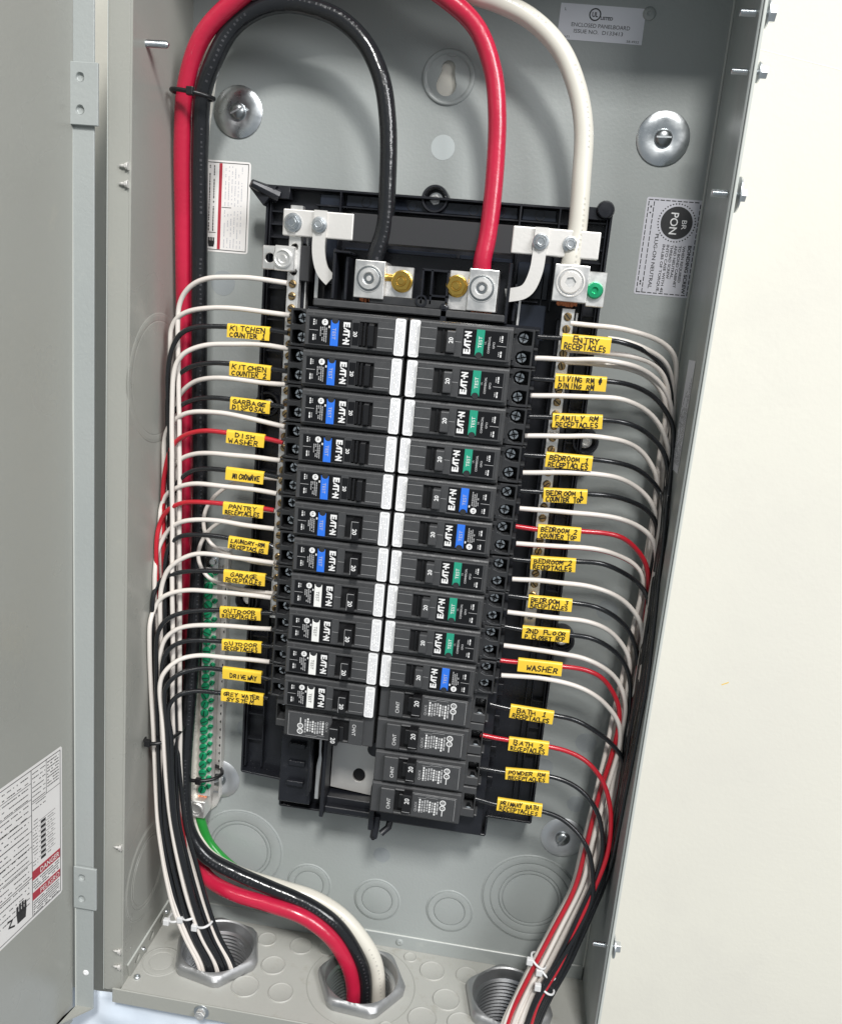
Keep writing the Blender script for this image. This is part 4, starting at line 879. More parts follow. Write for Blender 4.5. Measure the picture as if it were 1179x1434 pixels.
# ------------------------------------------------------------------ branch wires with their yellow flags
LEFT = {
 'N0':('white',[(-86.7,52.0,27.4),(-104.5,52.0,28.7),(-123.4,52.0,28.5),(-140.2,51.0,26.5),(-153.1,48.5,21.5),(-161.0,46.2,13.8),(-164.5,44.8,5.4),(-165.0,44.2,-2.4),(-161.8,44.3,-99.7),(-160.4,44.7,-141.9),(-159.7,43.7,-185.9),(-158.4,43.3,-231.1),(-157.1,44.1,-277.4),(-155.9,43.6,-314.7),(-155.7,41.1,-355.6),(-149.8,46.5,-393.8),(-137.7,51.2,-427.1),(-124.1,56.1,-460.9),(-113.2,59.3,-483.1),(-99.6,61.9,-505.0),(-96.6,61.9,-545.0)]),
 'N1':('white',[(-83.1,52.0,6.7),(-103.5,52.0,7.7),(-127.1,52.0,8.0),(-146.1,49.7,6.0),(-157.8,46.9,2.6),(-166.4,44.6,-3.0),(-170.6,42.9,-10.2),(-171.3,42.0,-20.6),(-169.1,41.3,-101.0),(-168.2,41.0,-143.7),(-167.1,41.1,-187.6),(-165.2,41.9,-232.6),(-163.6,42.6,-279.0),(-163.2,41.3,-317.0),(-160.9,39.8,-356.7),(-154.4,43.8,-395.3),(-143.5,47.4,-429.4),(-130.7,51.0,-464.0),(-119.9,53.5,-486.9),(-106.5,55.4,-505.0),(-103.5,55.4,-545.0)]),
 'H1':('black',[(-84.5,52.0,-4.7),(-97.0,52.0,-4.0),(-126.6,52.0,-4.5),(-141.3,51.8,-5.6),(-152.9,50.7,-8.1),(-161.5,49.5,-13.2),(-166.4,48.3,-21.0),(-169.3,47.1,-31.6),(-170.4,46.5,-44.2),(-168.2,45.8,-100.2),(-166.0,46.3,-142.2),(-163.8,47.4,-185.3),(-162.6,45.7,-230.8),(-160.4,46.6,-276.7),(-158.5,46.8,-313.5),(-156.7,47.8,-352.0),(-151.4,51.7,-390.8),(-140.7,55.2,-424.8),(-128.1,58.8,-459.5),(-117.4,61.2,-482.4),(-104.0,63.1,-505.0),(-101.0,63.1,-545.0)]),
 'N2':('white',[(-82.9,52.0,-15.5),(-102.5,52.0,-14.5),(-126.2,52.0,-16.0),(-144.6,51.6,-19.1),(-157.0,50.8,-24.9),(-163.0,50.2,-32.4),(-165.4,49.7,-42.0),(-166.0,49.5,-51.5),(-164.8,49.7,-99.2),(-164.0,48.9,-141.4),(-162.8,49.5,-184.6),(-161.8,49.0,-229.5),(-160.4,49.7,-275.3),(-159.6,49.2,-312.4),(-158.9,41.2,-356.1),(-151.0,46.6,-394.0),(-139.2,51.5,-427.2),(-125.8,56.4,-460.9),(-114.8,59.7,-483.1),(-101.1,62.3,-505.0),(-98.1,62.3,-545.0)]),
 'H2':('black',[(-83.6,52.0,-30.5),(-95.2,52.0,-29.7),(-123.3,52.0,-29.5),(-138.4,50.6,-30.0),(-152.2,46.8,-33.5),(-163.6,42.9,-40.0),(-170.9,40.2,-48.1),(-173.5,39.0,-58.1),(-171.6,39.0,-101.6),(-169.2,39.8,-144.0),(-166.9,39.7,-188.0),(-164.7,39.8,-233.3),(-162.9,38.7,-280.7),(-160.5,39.7,-317.4),(-153.6,47.4,-351.6),(-146.7,51.0,-390.3),(-135.0,54.3,-424.4),(-122.0,57.5,-459.3),(-111.5,59.7,-482.4),(-98.1,61.5,-505.0),(-95.1,61.5,-545.0)]),
 'N3':('white',[(-84.1,52.0,-39.8),(-101.3,52.0,-39.8),(-125.3,51.9,-39.5),(-141.8,47.5,-41.1),(-153.6,42.6,-45.5),(-164.0,37.8,-54.2),(-169.7,36.0,-64.0),(-168.3,36.2,-101.7),(-166.4,36.5,-144.5),(-164.4,36.0,-188.8),(-163.1,35.1,-234.8),(-161.2,35.3,-281.9),(-159.5,35.7,-319.3),(-158.6,39.8,-356.3),(-154.8,43.9,-395.4),(-144.0,47.5,-429.4),(-131.3,51.1,-464.1),(-120.4,53.6,-486.9),(-107.0,55.5,-505.0),(-104.0,55.5,-545.0)]),
 'H3':('black',[(-84.3,52.0,-55.0),(-94.0,52.0,-54.5),(-122.4,52.0,-53.5),(-137.9,49.7,-54.2),(-154.7,44.7,-58.7),(-165.9,41.5,-65.3),(-170.7,40.5,-73.4),(-170.2,39.7,-144.2),(-168.8,40.5,-188.0),(-167.9,41.2,-233.2),(-167.3,41.1,-280.2),(-166.6,41.4,-317.5),(-159.8,47.4,-352.5),(-152.9,50.9,-391.2),(-142.6,54.1,-425.5),(-130.2,57.3,-460.5),(-119.6,59.4,-483.6),(-106.3,61.1,-505.0),(-103.3,61.1,-545.0)]),
 'N4':('white',[(-82.5,52.0,-68.7),(-107.2,52.0,-65.8),(-130.5,52.0,-63.7),(-150.5,48.8,-65.6),(-161.9,45.0,-70.2),(-170.8,41.2,-78.2),(-175.6,38.4,-89.0),(-175.6,39.4,-102.0),(-175.6,37.2,-145.4),(-175.3,35.4,-190.3),(-174.0,35.8,-236.1),(-172.7,35.9,-283.4),(-172.0,35.8,-321.2),(-164.5,39.9,-357.2),(-156.4,44.1,-395.5),(-145.8,47.7,-429.6),(-133.3,51.5,-464.2),(-122.4,54.0,-486.9),(-109.0,56.0,-505.0),(-106.0,56.0,-545.0)]),
 'H4':('red',[(-83.5,52.0,-79.9),(-96.9,52.0,-78.3),(-123.9,52.0,-77.5),(-139.0,51.8,-77.2),(-151.8,50.2,-80.7),(-162.7,47.7,-87.7),(-168.5,45.6,-96.1),(-172.6,43.1,-109.0),(-174.4,42.0,-122.6),(-172.2,43.0,-187.7),(-172.1,41.2,-233.8),(-170.4,42.4,-280.1),(-169.7,41.7,-317.9),(-166.0,45.0,-354.6),(-160.7,48.1,-393.6),(-151.9,50.9,-428.3),(-140.4,53.7,-463.7),(-129.6,55.6,-486.9),(-116.4,57.1,-505.0),(-113.4,57.1,-545.0)]),
 'N5':('white',[(-84.8,52.0,-92.7),(-106.0,52.0,-92.4),(-129.5,51.8,-92.7),(-150.6,46.2,-96.1),(-162.5,41.7,-102.3),(-169.2,38.7,-110.9),(-172.8,37.5,-120.4),(-170.5,36.7,-189.3),(-168.1,38.1,-234.4),(-166.4,38.4,-281.3),(-165.1,38.4,-318.8),(-163.5,41.6,-356.6),(-158.6,47.5,-394.7),(-148.2,52.7,-427.9),(-135.5,58.1,-461.5),(-124.2,61.6,-483.4),(-110.6,64.5,-505.0),(-107.6,64.5,-545.0)]),
 'H5':('black',[(-85.8,52.0,-104.5),(-96.2,52.0,-103.6),(-124.4,52.0,-103.7),(-138.8,49.9,-105.1),(-151.2,46.5,-108.6),(-162.6,43.2,-117.4),(-166.7,42.0,-127.6),(-166.7,42.5,-187.1),(-166.7,42.9,-232.4),(-168.4,41.0,-280.4),(-168.4,41.1,-318.0),(-164.4,48.1,-353.0),(-159.6,52.4,-391.6),(-150.5,56.3,-425.7),(-138.7,60.2,-460.3),(-127.8,62.8,-482.9),(-114.4,64.9,-505.0),(-111.4,64.9,-545.0)]),
 'N6':('white',[(-86.2,52.0,-116.4),(-110.0,52.0,-115.5),(-135.0,51.9,-115.8),(-151.4,48.8,-117.7),(-162.9,45.4,-122.3),(-172.0,42.2,-129.6),(-175.6,42.3,-138.8),(-175.6,44.3,-147.6),(-175.6,41.7,-188.5),(-175.4,39.9,-234.7),(-174.7,38.0,-282.7),(-173.5,39.3,-319.7),(-166.7,40.0,-357.5),(-158.2,44.3,-395.7),(-148.1,48.1,-429.7),(-135.7,51.9,-464.3),(-124.7,54.5,-487.0),(-111.3,56.5,-505.0),(-108.3,56.5,-545.0)]),
 'H6':('red',[(-87.6,52.0,-129.0),(-95.5,52.0,-128.4),(-124.5,52.0,-128.4),(-137.3,51.9,-128.6),(-154.5,49.9,-131.0),(-163.8,48.3,-135.6),(-170.8,46.8,-142.7),(-175.0,45.6,-151.0),(-175.6,48.7,-160.7),(-174.4,45.6,-232.5),(-172.5,45.9,-278.9),(-171.2,45.1,-316.3),(-161.3,46.9,-352.7),(-151.6,48.9,-391.5),(-141.3,50.6,-426.6),(-129.2,52.4,-462.5),(-118.8,53.6,-486.3),(-105.8,54.6,-505.0),(-102.8,54.6,-545.0)]),
 'N7':('white',[(-86.4,52.0,-142.0),(-108.8,52.0,-142.1),(-134.1,52.0,-141.4),(-149.8,50.8,-143.6),(-161.0,48.4,-148.7),(-171.2,45.0,-159.7),(-175.6,47.0,-171.5),(-175.6,50.1,-184.9),(-175.6,46.9,-232.2),(-175.6,42.8,-280.7),(-175.6,41.2,-319.0),(-169.7,44.0,-355.8),(-162.9,47.6,-394.3),(-154.3,50.9,-428.8),(-142.8,54.2,-463.8),(-131.8,56.4,-486.8),(-118.6,58.2,-505.0),(-115.6,58.2,-545.0)]),
 'H7':('black',[(-86.8,52.0,-155.9),(-90.0,52.0,-154.7),(-119.8,52.0,-153.5),(-133.8,51.8,-153.1),(-148.3,50.5,-154.2),(-159.0,49.3,-157.9),(-165.7,48.5,-164.7),(-168.5,48.0,-175.5),(-167.7,48.7,-230.4),(-166.8,48.4,-276.9),(-166.8,47.9,-314.2),(-164.3,51.7,-351.0),(-160.1,55.6,-389.9),(-151.6,59.0,-424.2),(-140.2,62.6,-459.1),(-129.3,64.9,-482.0),(-116.0,66.8,-505.0),(-113.0,66.8,-545.0)]),
 'N8':('white',[(-85.6,52.0,-167.8),(-107.7,52.0,-167.4),(-129.5,52.0,-166.9),(-144.8,51.9,-168.5),(-156.5,51.6,-174.4),(-165.4,51.3,-183.3),(-169.2,51.1,-193.2),(-170.9,51.0,-204.0),(-168.2,50.6,-276.1),(-165.9,51.8,-312.1),(-164.9,52.5,-350.1),(-161.5,54.1,-390.0),(-154.0,55.4,-425.6),(-143.4,56.9,-461.9),(-133.0,57.8,-485.9),(-120.1,58.6,-505.0),(-117.1,58.6,-545.0)]),
 'H8':('black',[(-86.0,52.0,-180.5),(-92.0,52.0,-179.1),(-122.6,52.0,-179.2),(-139.4,51.9,-180.3),(-156.7,50.7,-184.4),(-167.5,49.6,-189.4),(-174.3,48.7,-197.1),(-175.6,52.5,-204.2),(-175.6,53.9,-211.5),(-175.6,47.7,-278.5),(-174.3,48.1,-315.3),(-168.5,51.9,-351.6),(-162.1,55.9,-390.0),(-154.0,59.5,-424.4),(-142.8,63.2,-459.2),(-131.8,65.6,-481.9),(-118.5,67.6,-505.0),(-115.5,67.6,-545.0)]),
 'N9':('white',[(-86.4,52.0,-194.2),(-106.6,52.0,-194.4),(-132.3,52.0,-195.3),(-150.3,52.0,-196.9),(-162.3,52.0,-200.9),(-169.8,52.2,-206.0),(-174.8,52.5,-214.7),(-175.6,57.1,-223.3),(-175.6,57.4,-245.9),(-175.6,54.0,-275.1),(-172.7,54.9,-311.6),(-169.8,56.7,-348.9),(-165.4,59.5,-388.1),(-158.7,62.1,-423.2),(-148.5,64.7,-458.8),(-137.8,66.4,-482.1),(-124.7,67.8,-505.0),(-121.7,67.8,-545.0)]),
 'H9':('black',[(-84.7,52.0,-206.1),(-93.9,52.0,-206.8),(-124.7,52.0,-208.7),(-150.8,53.5,-213.9),(-162.6,55.3,-219.4),(-169.4,56.5,-229.4),(-170.9,57.0,-240.2),(-169.8,56.7,-273.6),(-168.2,56.6,-310.0),(-165.6,58.7,-347.0),(-162.0,60.6,-386.7),(-155.2,62.2,-422.2),(-145.0,63.8,-458.5),(-134.5,64.9,-482.3),(-121.6,65.8,-505.0),(-118.6,65.8,-545.0)]),
 'N10':('white',[(-85.2,52.0,-218.4),(-118.3,52.0,-220.7),(-144.6,52.1,-223.5),(-157.5,52.6,-228.4),(-165.9,53.2,-237.0),(-168.8,53.9,-248.0),(-169.6,54.8,-273.9),(-166.2,54.8,-310.6),(-165.7,57.2,-348.0),(-163.4,59.8,-387.6),(-156.4,62.1,-422.8),(-146.1,64.4,-458.5),(-135.5,66.0,-482.0),(-122.4,67.2,-505.0),(-119.4,67.2,-545.0)]),
 'H10':('black',[(-85.1,52.0,-231.9),(-92.2,52.0,-231.7),(-122.2,52.0,-233.1),(-150.1,53.8,-236.3),(-159.9,55.4,-241.6),(-164.3,56.3,-248.7),(-166.0,57.0,-261.3),(-161.6,57.2,-308.7),(-161.3,59.1,-346.3),(-158.7,61.2,-386.0),(-151.0,63.2,-421.3),(-140.4,65.1,-457.3),(-130.0,66.4,-481.0),(-117.0,67.5,-505.0),(-114.0,67.5,-545.0)]),
 'N11':('white',[(-85.0,52.0,-244.3),(-117.3,52.0,-245.5),(-140.6,53.4,-246.5),(-152.5,56.6,-249.8),(-160.2,59.4,-256.6),(-164.2,60.9,-263.4),(-165.5,61.5,-271.4),(-162.1,62.1,-306.2),(-158.6,62.2,-344.0),(-153.7,62.9,-383.9),(-145.7,63.5,-419.8),(-135.1,64.1,-456.7),(-125.1,64.5,-481.1),(-112.3,64.9,-505.0),(-109.3,64.9,-545.0)]),
 'H11':('black',[(-85.4,52.0,-258.1),(-90.9,52.0,-257.2),(-121.4,52.0,-255.6),(-136.2,54.0,-256.0),(-149.5,59.1,-259.2),(-156.5,61.9,-264.5),(-160.9,63.0,-272.9),(-158.5,62.4,-305.6),(-155.2,63.3,-342.8),(-150.6,63.7,-382.9),(-142.2,64.0,-419.0),(-131.4,64.3,-456.0),(-121.5,64.5,-480.7),(-108.8,64.6,-505.0),(-105.8,64.6,-545.0)]),
 'H12':('black',[(-84.6,52.0,-273.6),(-88.5,52.0,-273.0),(-121.2,52.0,-274.7),(-138.3,54.2,-274.8),(-151.1,58.3,-277.7),(-157.2,60.6,-284.5),(-158.5,61.5,-293.6),(-155.7,61.5,-310.3),(-153.6,62.2,-343.2),(-149.6,62.9,-383.4),(-140.8,63.5,-419.1),(-129.7,64.2,-456.0),(-119.8,64.6,-480.4),(-106.9,64.9,-505.0),(-103.9,64.9,-545.0)])}
RIGHT = {
 'NB':('white',[(102.6,44.0,18.2),(119.3,44.0,18.3),(136.9,44.0,17.3),(152.8,41.3,14.9),(165.4,35.0,10.4),(173.9,29.3,3.6),(178.1,24.4,-6.7),(179.4,22.0,-18.7),(180.6,31.0,-64.2),(180.6,35.8,-103.5),(180.6,32.9,-145.6),(180.6,22.2,-192.3),(177.3,22.0,-238.0),(172.4,22.0,-285.4),(167.5,23.5,-327.5),(162.1,34.2,-364.6),(157.4,43.4,-396.3),(144.9,52.5,-429.3),(133.4,60.1,-457.0),(123.3,67.8,-484.5),(117.5,73.3,-500.0),(113.5,74.3,-540.0)]),
 'ENA':('white',[(128.1,44.0,10.8),(140.2,44.0,10.1),(153.7,43.8,6.3),(165.7,36.6,0.7),(173.5,28.0,-7.9),(177.9,23.1,-19.3),(180.1,23.1,-65.5),(180.6,30.2,-104.7),(180.6,31.4,-146.0),(180.5,23.1,-192.0),(177.8,23.1,-237.4),(173.7,23.1,-284.6),(170.0,24.6,-326.4),(165.3,34.9,-363.5),(160.9,43.8,-395.3),(148.4,52.6,-428.5),(137.1,60.0,-456.4),(126.8,67.3,-484.1),(120.9,72.7,-500.0),(116.9,73.7,-540.0)]),
 'H1':('black',[(82.2,52.0,8.1),(98.8,52.0,8.3),(130.1,51.9,9.8),(139.8,49.6,8.8),(150.4,44.8,6.0),(160.9,38.4,0.3),(169.6,31.9,-8.1),(175.6,26.7,-18.8),(178.7,24.2,-31.8),(180.6,29.6,-64.5),(180.6,46.6,-101.1),(180.6,57.7,-138.3),(180.6,67.5,-175.6),(180.6,73.6,-214.4),(180.6,70.5,-258.5),(180.6,63.1,-301.5),(180.6,53.2,-348.5),(179.4,42.5,-392.8),(168.5,50.3,-426.5),(159.4,56.8,-454.7),(147.7,63.3,-483.5),(142.3,68.0,-500.0),(138.3,69.0,-540.0)]),
 'ENB':('white',[(101.0,44.0,0.9),(132.0,44.0,1.5),(145.9,42.8,0.7),(158.0,38.1,-2.3),(167.6,33.0,-8.2),(173.6,28.2,-17.9),(177.1,25.3,-31.9),(178.3,25.3,-65.4),(179.4,25.3,-105.9),(179.3,25.3,-148.0),(178.1,25.3,-191.5),(174.5,25.3,-236.9),(172.1,25.3,-283.7),(167.9,26.8,-325.5),(163.5,36.8,-362.6),(159.0,45.3,-394.5),(146.0,53.9,-428.0),(134.9,61.0,-456.0),(124.6,68.2,-483.9),(119.2,73.3,-500.0),(115.2,74.3,-540.0)]),
 'N1':('white',[(82.3,52.0,-6.2),(101.9,52.0,-4.8),(121.6,52.0,-3.4),(139.5,48.2,-4.1),(154.1,40.6,-7.5),(166.1,33.3,-14.0),(173.8,28.5,-22.7),(178.6,26.4,-33.5),(180.5,26.4,-64.9),(180.6,31.6,-104.4),(180.6,33.4,-145.4),(180.6,30.8,-189.2),(178.5,26.4,-235.8),(174.9,26.4,-282.7),(171.8,27.8,-324.2),(166.7,37.4,-361.6),(161.9,45.7,-393.7),(149.9,53.9,-427.2),(139.4,60.8,-455.3),(128.4,67.6,-483.6),(123.1,72.6,-500.0),(119.1,73.6,-540.0)]),
 'NC':('white',[(102.0,44.0,-6.9),(109.0,44.0,-6.7),(131.4,44.0,-6.0),(145.2,41.3,-7.6),(157.4,35.5,-11.4),(167.2,30.2,-18.7),(173.5,27.6,-29.6),(175.4,27.6,-65.3),(176.6,27.6,-105.8),(177.0,27.6,-147.6),(176.9,27.6,-190.9),(175.1,27.6,-235.8),(173.8,27.6,-282.2),(172.3,28.9,-323.4),(168.6,38.2,-360.7),(164.3,46.2,-392.9),(151.8,54.1,-426.6),(141.6,60.8,-454.8),(131.1,67.4,-483.2),(125.4,72.2,-500.0),(121.4,73.2,-540.0)]),
 'H2':('black',[(80.8,52.0,-19.4),(97.6,52.0,-18.6),(131.1,50.9,-16.4),(143.8,46.2,-16.8),(156.0,40.1,-20.3),(166.6,34.3,-26.3),(175.4,30.0,-35.0),(180.6,29.4,-43.3),(180.6,54.0,-99.4),(180.6,65.2,-136.0),(180.6,76.5,-172.2),(180.6,83.1,-210.1),(180.6,78.0,-254.5),(180.6,72.1,-296.1),(180.6,59.5,-344.2),(180.1,45.2,-390.7),(169.7,52.2,-424.7),(161.1,58.1,-453.2),(149.2,64.0,-482.6),(143.7,68.3,-500.0),(139.7,69.3,-540.0)]),
 'N2':('white',[(82.3,52.0,-30.5),(104.9,52.0,-28.7),(127.1,52.0,-27.2),(142.7,48.9,-27.5),(157.4,42.6,-32.2),(168.5,36.5,-40.8),(176.4,31.7,-52.3),(180.6,34.1,-63.8),(180.6,41.4,-102.2),(180.6,45.9,-141.7),(180.6,44.2,-184.2),(180.6,35.8,-231.3),(178.9,29.8,-280.3),(175.7,31.0,-321.6),(171.1,39.8,-359.2),(166.0,47.3,-391.7),(155.0,54.8,-425.5),(144.7,61.1,-454.0),(133.6,67.3,-482.7),(128.2,71.8,-500.0),(124.2,72.8,-540.0)]),
 'H3':('black',[(81.8,52.0,-44.3),(98.8,52.0,-43.5),(131.8,52.0,-41.5),(144.6,50.6,-42.0),(156.7,47.1,-45.4),(167.1,42.7,-51.8),(175.7,38.2,-60.7),(180.6,35.9,-71.9),(180.6,50.1,-89.5),(180.6,59.2,-137.8),(180.6,66.7,-175.9),(180.6,73.1,-214.6),(180.6,67.1,-260.3),(180.6,57.8,-304.7),(180.6,46.2,-353.2),(177.1,46.8,-390.0),(166.2,53.7,-424.2),(158.0,59.4,-452.8),(146.2,65.1,-482.2),(140.9,69.2,-500.0),(136.9,70.2,-540.0)]),
 'N3':('white',[(81.9,52.0,-57.3),(108.3,52.0,-55.0),(130.7,50.7,-53.2),(147.1,44.4,-55.2),(160.1,38.0,-61.0),(168.5,33.9,-69.1),(175.2,32.0,-79.6),(176.5,32.0,-104.8),(178.0,32.0,-146.2),(178.6,32.0,-189.0),(177.7,32.0,-233.4),(177.4,32.0,-279.3),(176.3,33.2,-320.2),(172.7,41.4,-357.8),(168.7,48.4,-390.4),(157.0,55.5,-424.5),(147.1,61.4,-453.2),(136.7,67.2,-482.2),(131.0,71.5,-500.0),(127.0,72.5,-540.0)]),
 'H4':('black',[(82.5,52.0,-70.3),(97.7,52.0,-69.6),(128.5,51.9,-68.7),(144.2,48.4,-69.5),(158.9,42.6,-73.4),(169.6,37.9,-80.2),(177.0,34.8,-88.0),(180.6,43.0,-97.9),(180.6,48.6,-140.9),(180.6,52.6,-181.1),(180.6,56.9,-221.9),(180.6,50.4,-269.1),(180.6,37.6,-316.8),(178.0,42.0,-356.5),(173.0,48.6,-389.5),(162.4,55.3,-423.7),(152.9,60.8,-452.5),(142.1,66.4,-481.8),(136.7,70.4,-500.0),(132.7,71.4,-540.0)]),
 'N4':('white',[(83.4,52.0,-82.5),(111.4,52.0,-79.4),(134.1,50.5,-78.3),(150.8,44.6,-81.1),(163.9,38.9,-87.7),(172.2,35.6,-95.4),(177.7,34.2,-105.2),(178.7,34.2,-145.4),(178.0,34.2,-188.2),(176.3,34.2,-232.7),(175.2,34.2,-278.5),(172.9,35.4,-319.4),(168.8,43.4,-357.2),(164.7,50.3,-389.8),(153.1,57.1,-424.0),(142.8,62.9,-452.8),(132.2,68.6,-481.8),(126.5,72.7,-500.0),(122.5,73.7,-540.0)]),
 'H5':('black',[(82.4,52.0,-95.0),(98.8,52.0,-94.1),(128.1,51.5,-92.1),(145.6,46.4,-93.0),(161.7,40.1,-96.9),(172.7,36.5,-103.2),(179.0,35.3,-111.4),(180.2,35.3,-144.9),(180.6,45.4,-183.8),(180.6,50.6,-224.7),(180.6,50.5,-269.1),(180.6,49.5,-309.7),(180.3,43.6,-355.0),(175.4,49.8,-388.2),(164.6,56.0,-422.7),(155.9,61.1,-451.7),(144.7,66.3,-481.4),(139.5,70.0,-500.0),(135.5,71.0,-540.0)]),
 'N5':('white',[(84.3,52.0,-107.3),(110.4,52.0,-106.2),(134.9,52.0,-105.8),(154.4,50.1,-107.4),(167.9,46.7,-112.6),(176.7,43.6,-120.4),(180.6,43.8,-130.5),(180.6,48.9,-141.9),(180.6,47.5,-158.3),(180.6,47.2,-183.1),(180.6,45.5,-227.0),(180.0,36.4,-276.6),(177.3,37.5,-317.4),(173.8,44.8,-355.3),(169.0,51.1,-388.4),(157.8,57.4,-422.8),(148.8,62.7,-451.7),(137.7,67.9,-481.3),(132.4,71.7,-500.0),(128.4,72.7,-540.0)]),
 'H6':('red',[(82.9,52.0,-120.1),(98.1,52.0,-120.2),(127.9,52.0,-118.2),(143.7,51.5,-117.6),(156.3,49.3,-120.4),(166.3,46.4,-127.5),(174.5,43.3,-137.6),(179.1,39.9,-152.6),(180.6,38.0,-174.7),(180.6,44.2,-227.5),(180.6,43.0,-273.0),(180.6,42.3,-314.0),(178.5,45.4,-354.1),(174.4,51.3,-387.2),(163.0,57.2,-422.0),(154.5,62.1,-451.1),(143.4,67.0,-481.0),(138.1,70.6,-500.0),(134.1,71.6,-540.0)]),
 'N6':('stripe',[(84.7,52.0,-132.1),(113.5,52.0,-130.6),(138.4,49.1,-130.3),(153.9,43.8,-133.9),(166.4,40.0,-139.6),(174.2,38.7,-148.3),(173.5,38.7,-187.2),(170.5,38.7,-231.5),(167.9,38.7,-277.3),(164.9,39.8,-318.1),(161.1,47.3,-355.9),(157.2,53.8,-388.5),(145.1,60.3,-422.9),(133.7,65.8,-452.1),(124.0,71.2,-481.2),(118.4,75.1,-500.0),(114.4,76.1,-540.0)]),
 'H7':('black',[(82.6,52.0,-143.6),(95.9,52.0,-143.0),(126.8,52.0,-139.6),(144.6,49.3,-140.2),(160.3,44.9,-145.7),(173.3,41.3,-154.5),(180.6,46.3,-165.5),(180.6,63.4,-219.0),(180.6,67.1,-260.2),(180.6,71.3,-296.6),(180.6,64.5,-340.9),(179.3,52.1,-385.7),(169.4,57.4,-420.6),(161.5,61.8,-449.9),(149.9,66.2,-480.3),(144.6,69.4,-500.0),(140.6,70.4,-540.0)]),
 'N7':('white',[(84.7,52.0,-157.7),(116.7,52.0,-156.4),(141.7,51.8,-156.6),(157.2,49.8,-161.7),(168.8,47.1,-170.5),(176.7,44.7,-180.8),(180.6,44.8,-194.1),(180.6,56.8,-208.0),(180.6,43.4,-272.8),(178.4,41.8,-314.7),(175.0,48.2,-352.8),(170.8,53.8,-386.1),(159.6,59.3,-421.0),(150.4,63.9,-450.4),(139.8,68.5,-480.4),(134.4,71.8,-500.0),(130.4,72.8,-540.0)]),
 'H8':('black',[(83.1,52.0,-170.2),(98.1,52.0,-170.3),(128.2,52.0,-169.8),(143.6,51.0,-170.4),(156.9,48.6,-175.8),(168.7,45.6,-185.9),(175.9,43.3,-198.1),(180.6,42.0,-215.3),(180.6,52.2,-268.1),(180.6,56.4,-305.5),(180.6,52.5,-348.9),(177.3,53.7,-384.9),(167.1,58.8,-419.9),(158.7,63.0,-449.5),(147.6,67.2,-480.0),(142.3,70.2,-500.0),(138.3,71.2,-540.0)]),
 'N8':('white',[(84.2,52.0,-182.3),(119.9,52.0,-182.2),(140.2,50.2,-182.7),(153.6,47.3,-187.3),(165.1,44.5,-196.4),(173.7,43.1,-210.4),(173.9,43.1,-274.0),(173.3,44.0,-314.2),(170.6,50.3,-352.2),(166.5,55.6,-385.5),(155.2,61.0,-420.4),(145.7,65.4,-450.0),(135.1,69.9,-480.1),(129.6,73.1,-500.0),(125.6,74.1,-540.0)]),
 'H9':('black',[(82.2,52.0,-193.2),(96.4,52.0,-194.0),(129.8,51.8,-193.0),(144.3,50.0,-194.5),(157.9,47.4,-200.3),(168.3,45.4,-209.1),(176.0,44.2,-223.8),(179.7,44.2,-272.5),(180.6,48.5,-310.3),(180.0,50.5,-350.4),(175.5,55.3,-384.1),(165.5,60.0,-419.3),(157.8,63.9,-448.9),(146.3,67.9,-479.6),(141.2,70.7,-500.0),(137.2,71.7,-540.0)]),
 'N9':('white',[(84.3,52.0,-207.5),(120.6,52.0,-207.8),(140.9,51.1,-209.6),(154.8,49.0,-215.0),(165.1,47.1,-223.0),(170.9,46.0,-231.5),(175.8,45.3,-244.4),(175.5,45.3,-272.6),(174.7,46.1,-312.7),(172.5,51.9,-350.8),(168.5,56.8,-384.3),(157.8,61.7,-419.4),(148.3,65.7,-449.2),(137.5,69.8,-479.6),(132.4,72.8,-500.0),(128.4,73.8,-540.0)]),
 'H10':('red',[(82.4,52.0,-218.7),(96.2,52.0,-218.9),(126.8,52.0,-217.2),(142.5,51.1,-218.1),(154.7,49.6,-222.4),(163.6,48.2,-231.6),(170.5,46.9,-243.9),(172.8,46.4,-256.6),(166.8,47.3,-313.3),(161.6,53.4,-351.7),(157.8,58.6,-384.9),(145.8,63.8,-420.0),(135.8,68.1,-449.6),(125.6,72.4,-479.7),(120.4,75.6,-500.0),(116.4,76.6,-540.0)]),
 'N10':('white',[(85.3,52.0,-230.4),(115.6,52.0,-228.7),(136.4,51.8,-230.7),(152.6,50.5,-236.6),(164.0,49.1,-245.4),(172.1,48.1,-255.9),(175.3,47.6,-271.4),(170.6,48.4,-312.0),(165.4,54.0,-350.6),(161.9,58.9,-383.9),(150.2,63.7,-419.2),(140.6,67.8,-449.0),(129.8,71.8,-479.4),(124.9,74.7,-500.0),(120.9,75.7,-540.0)]),
 'H11':('black',[(79.5,52.0,-253.5),(94.7,52.0,-255.1),(126.5,52.0,-255.3),(142.4,51.3,-257.2),(159.0,49.9,-265.4),(170.7,49.0,-274.2),(179.2,48.7,-285.6),(178.0,54.1,-348.3),(174.2,58.2,-382.1),(163.6,62.3,-417.7),(155.2,65.7,-447.8),(144.7,69.1,-478.7),(139.5,71.6,-500.0),(135.5,72.6,-540.0)]),
 'H12':('red',[(75.4,52.0,-278.5),(96.5,52.0,-279.8),(125.7,52.0,-280.3),(140.1,52.1,-282.0),(154.1,53.1,-287.7),(165.7,55.4,-298.9),(172.6,58.1,-313.9),(175.5,60.3,-329.4),(175.9,62.0,-355.2),(161.2,68.9,-412.9),(153.0,70.6,-444.0),(142.1,72.3,-476.3),(137.8,73.6,-500.0),(133.8,74.6,-540.0)]),
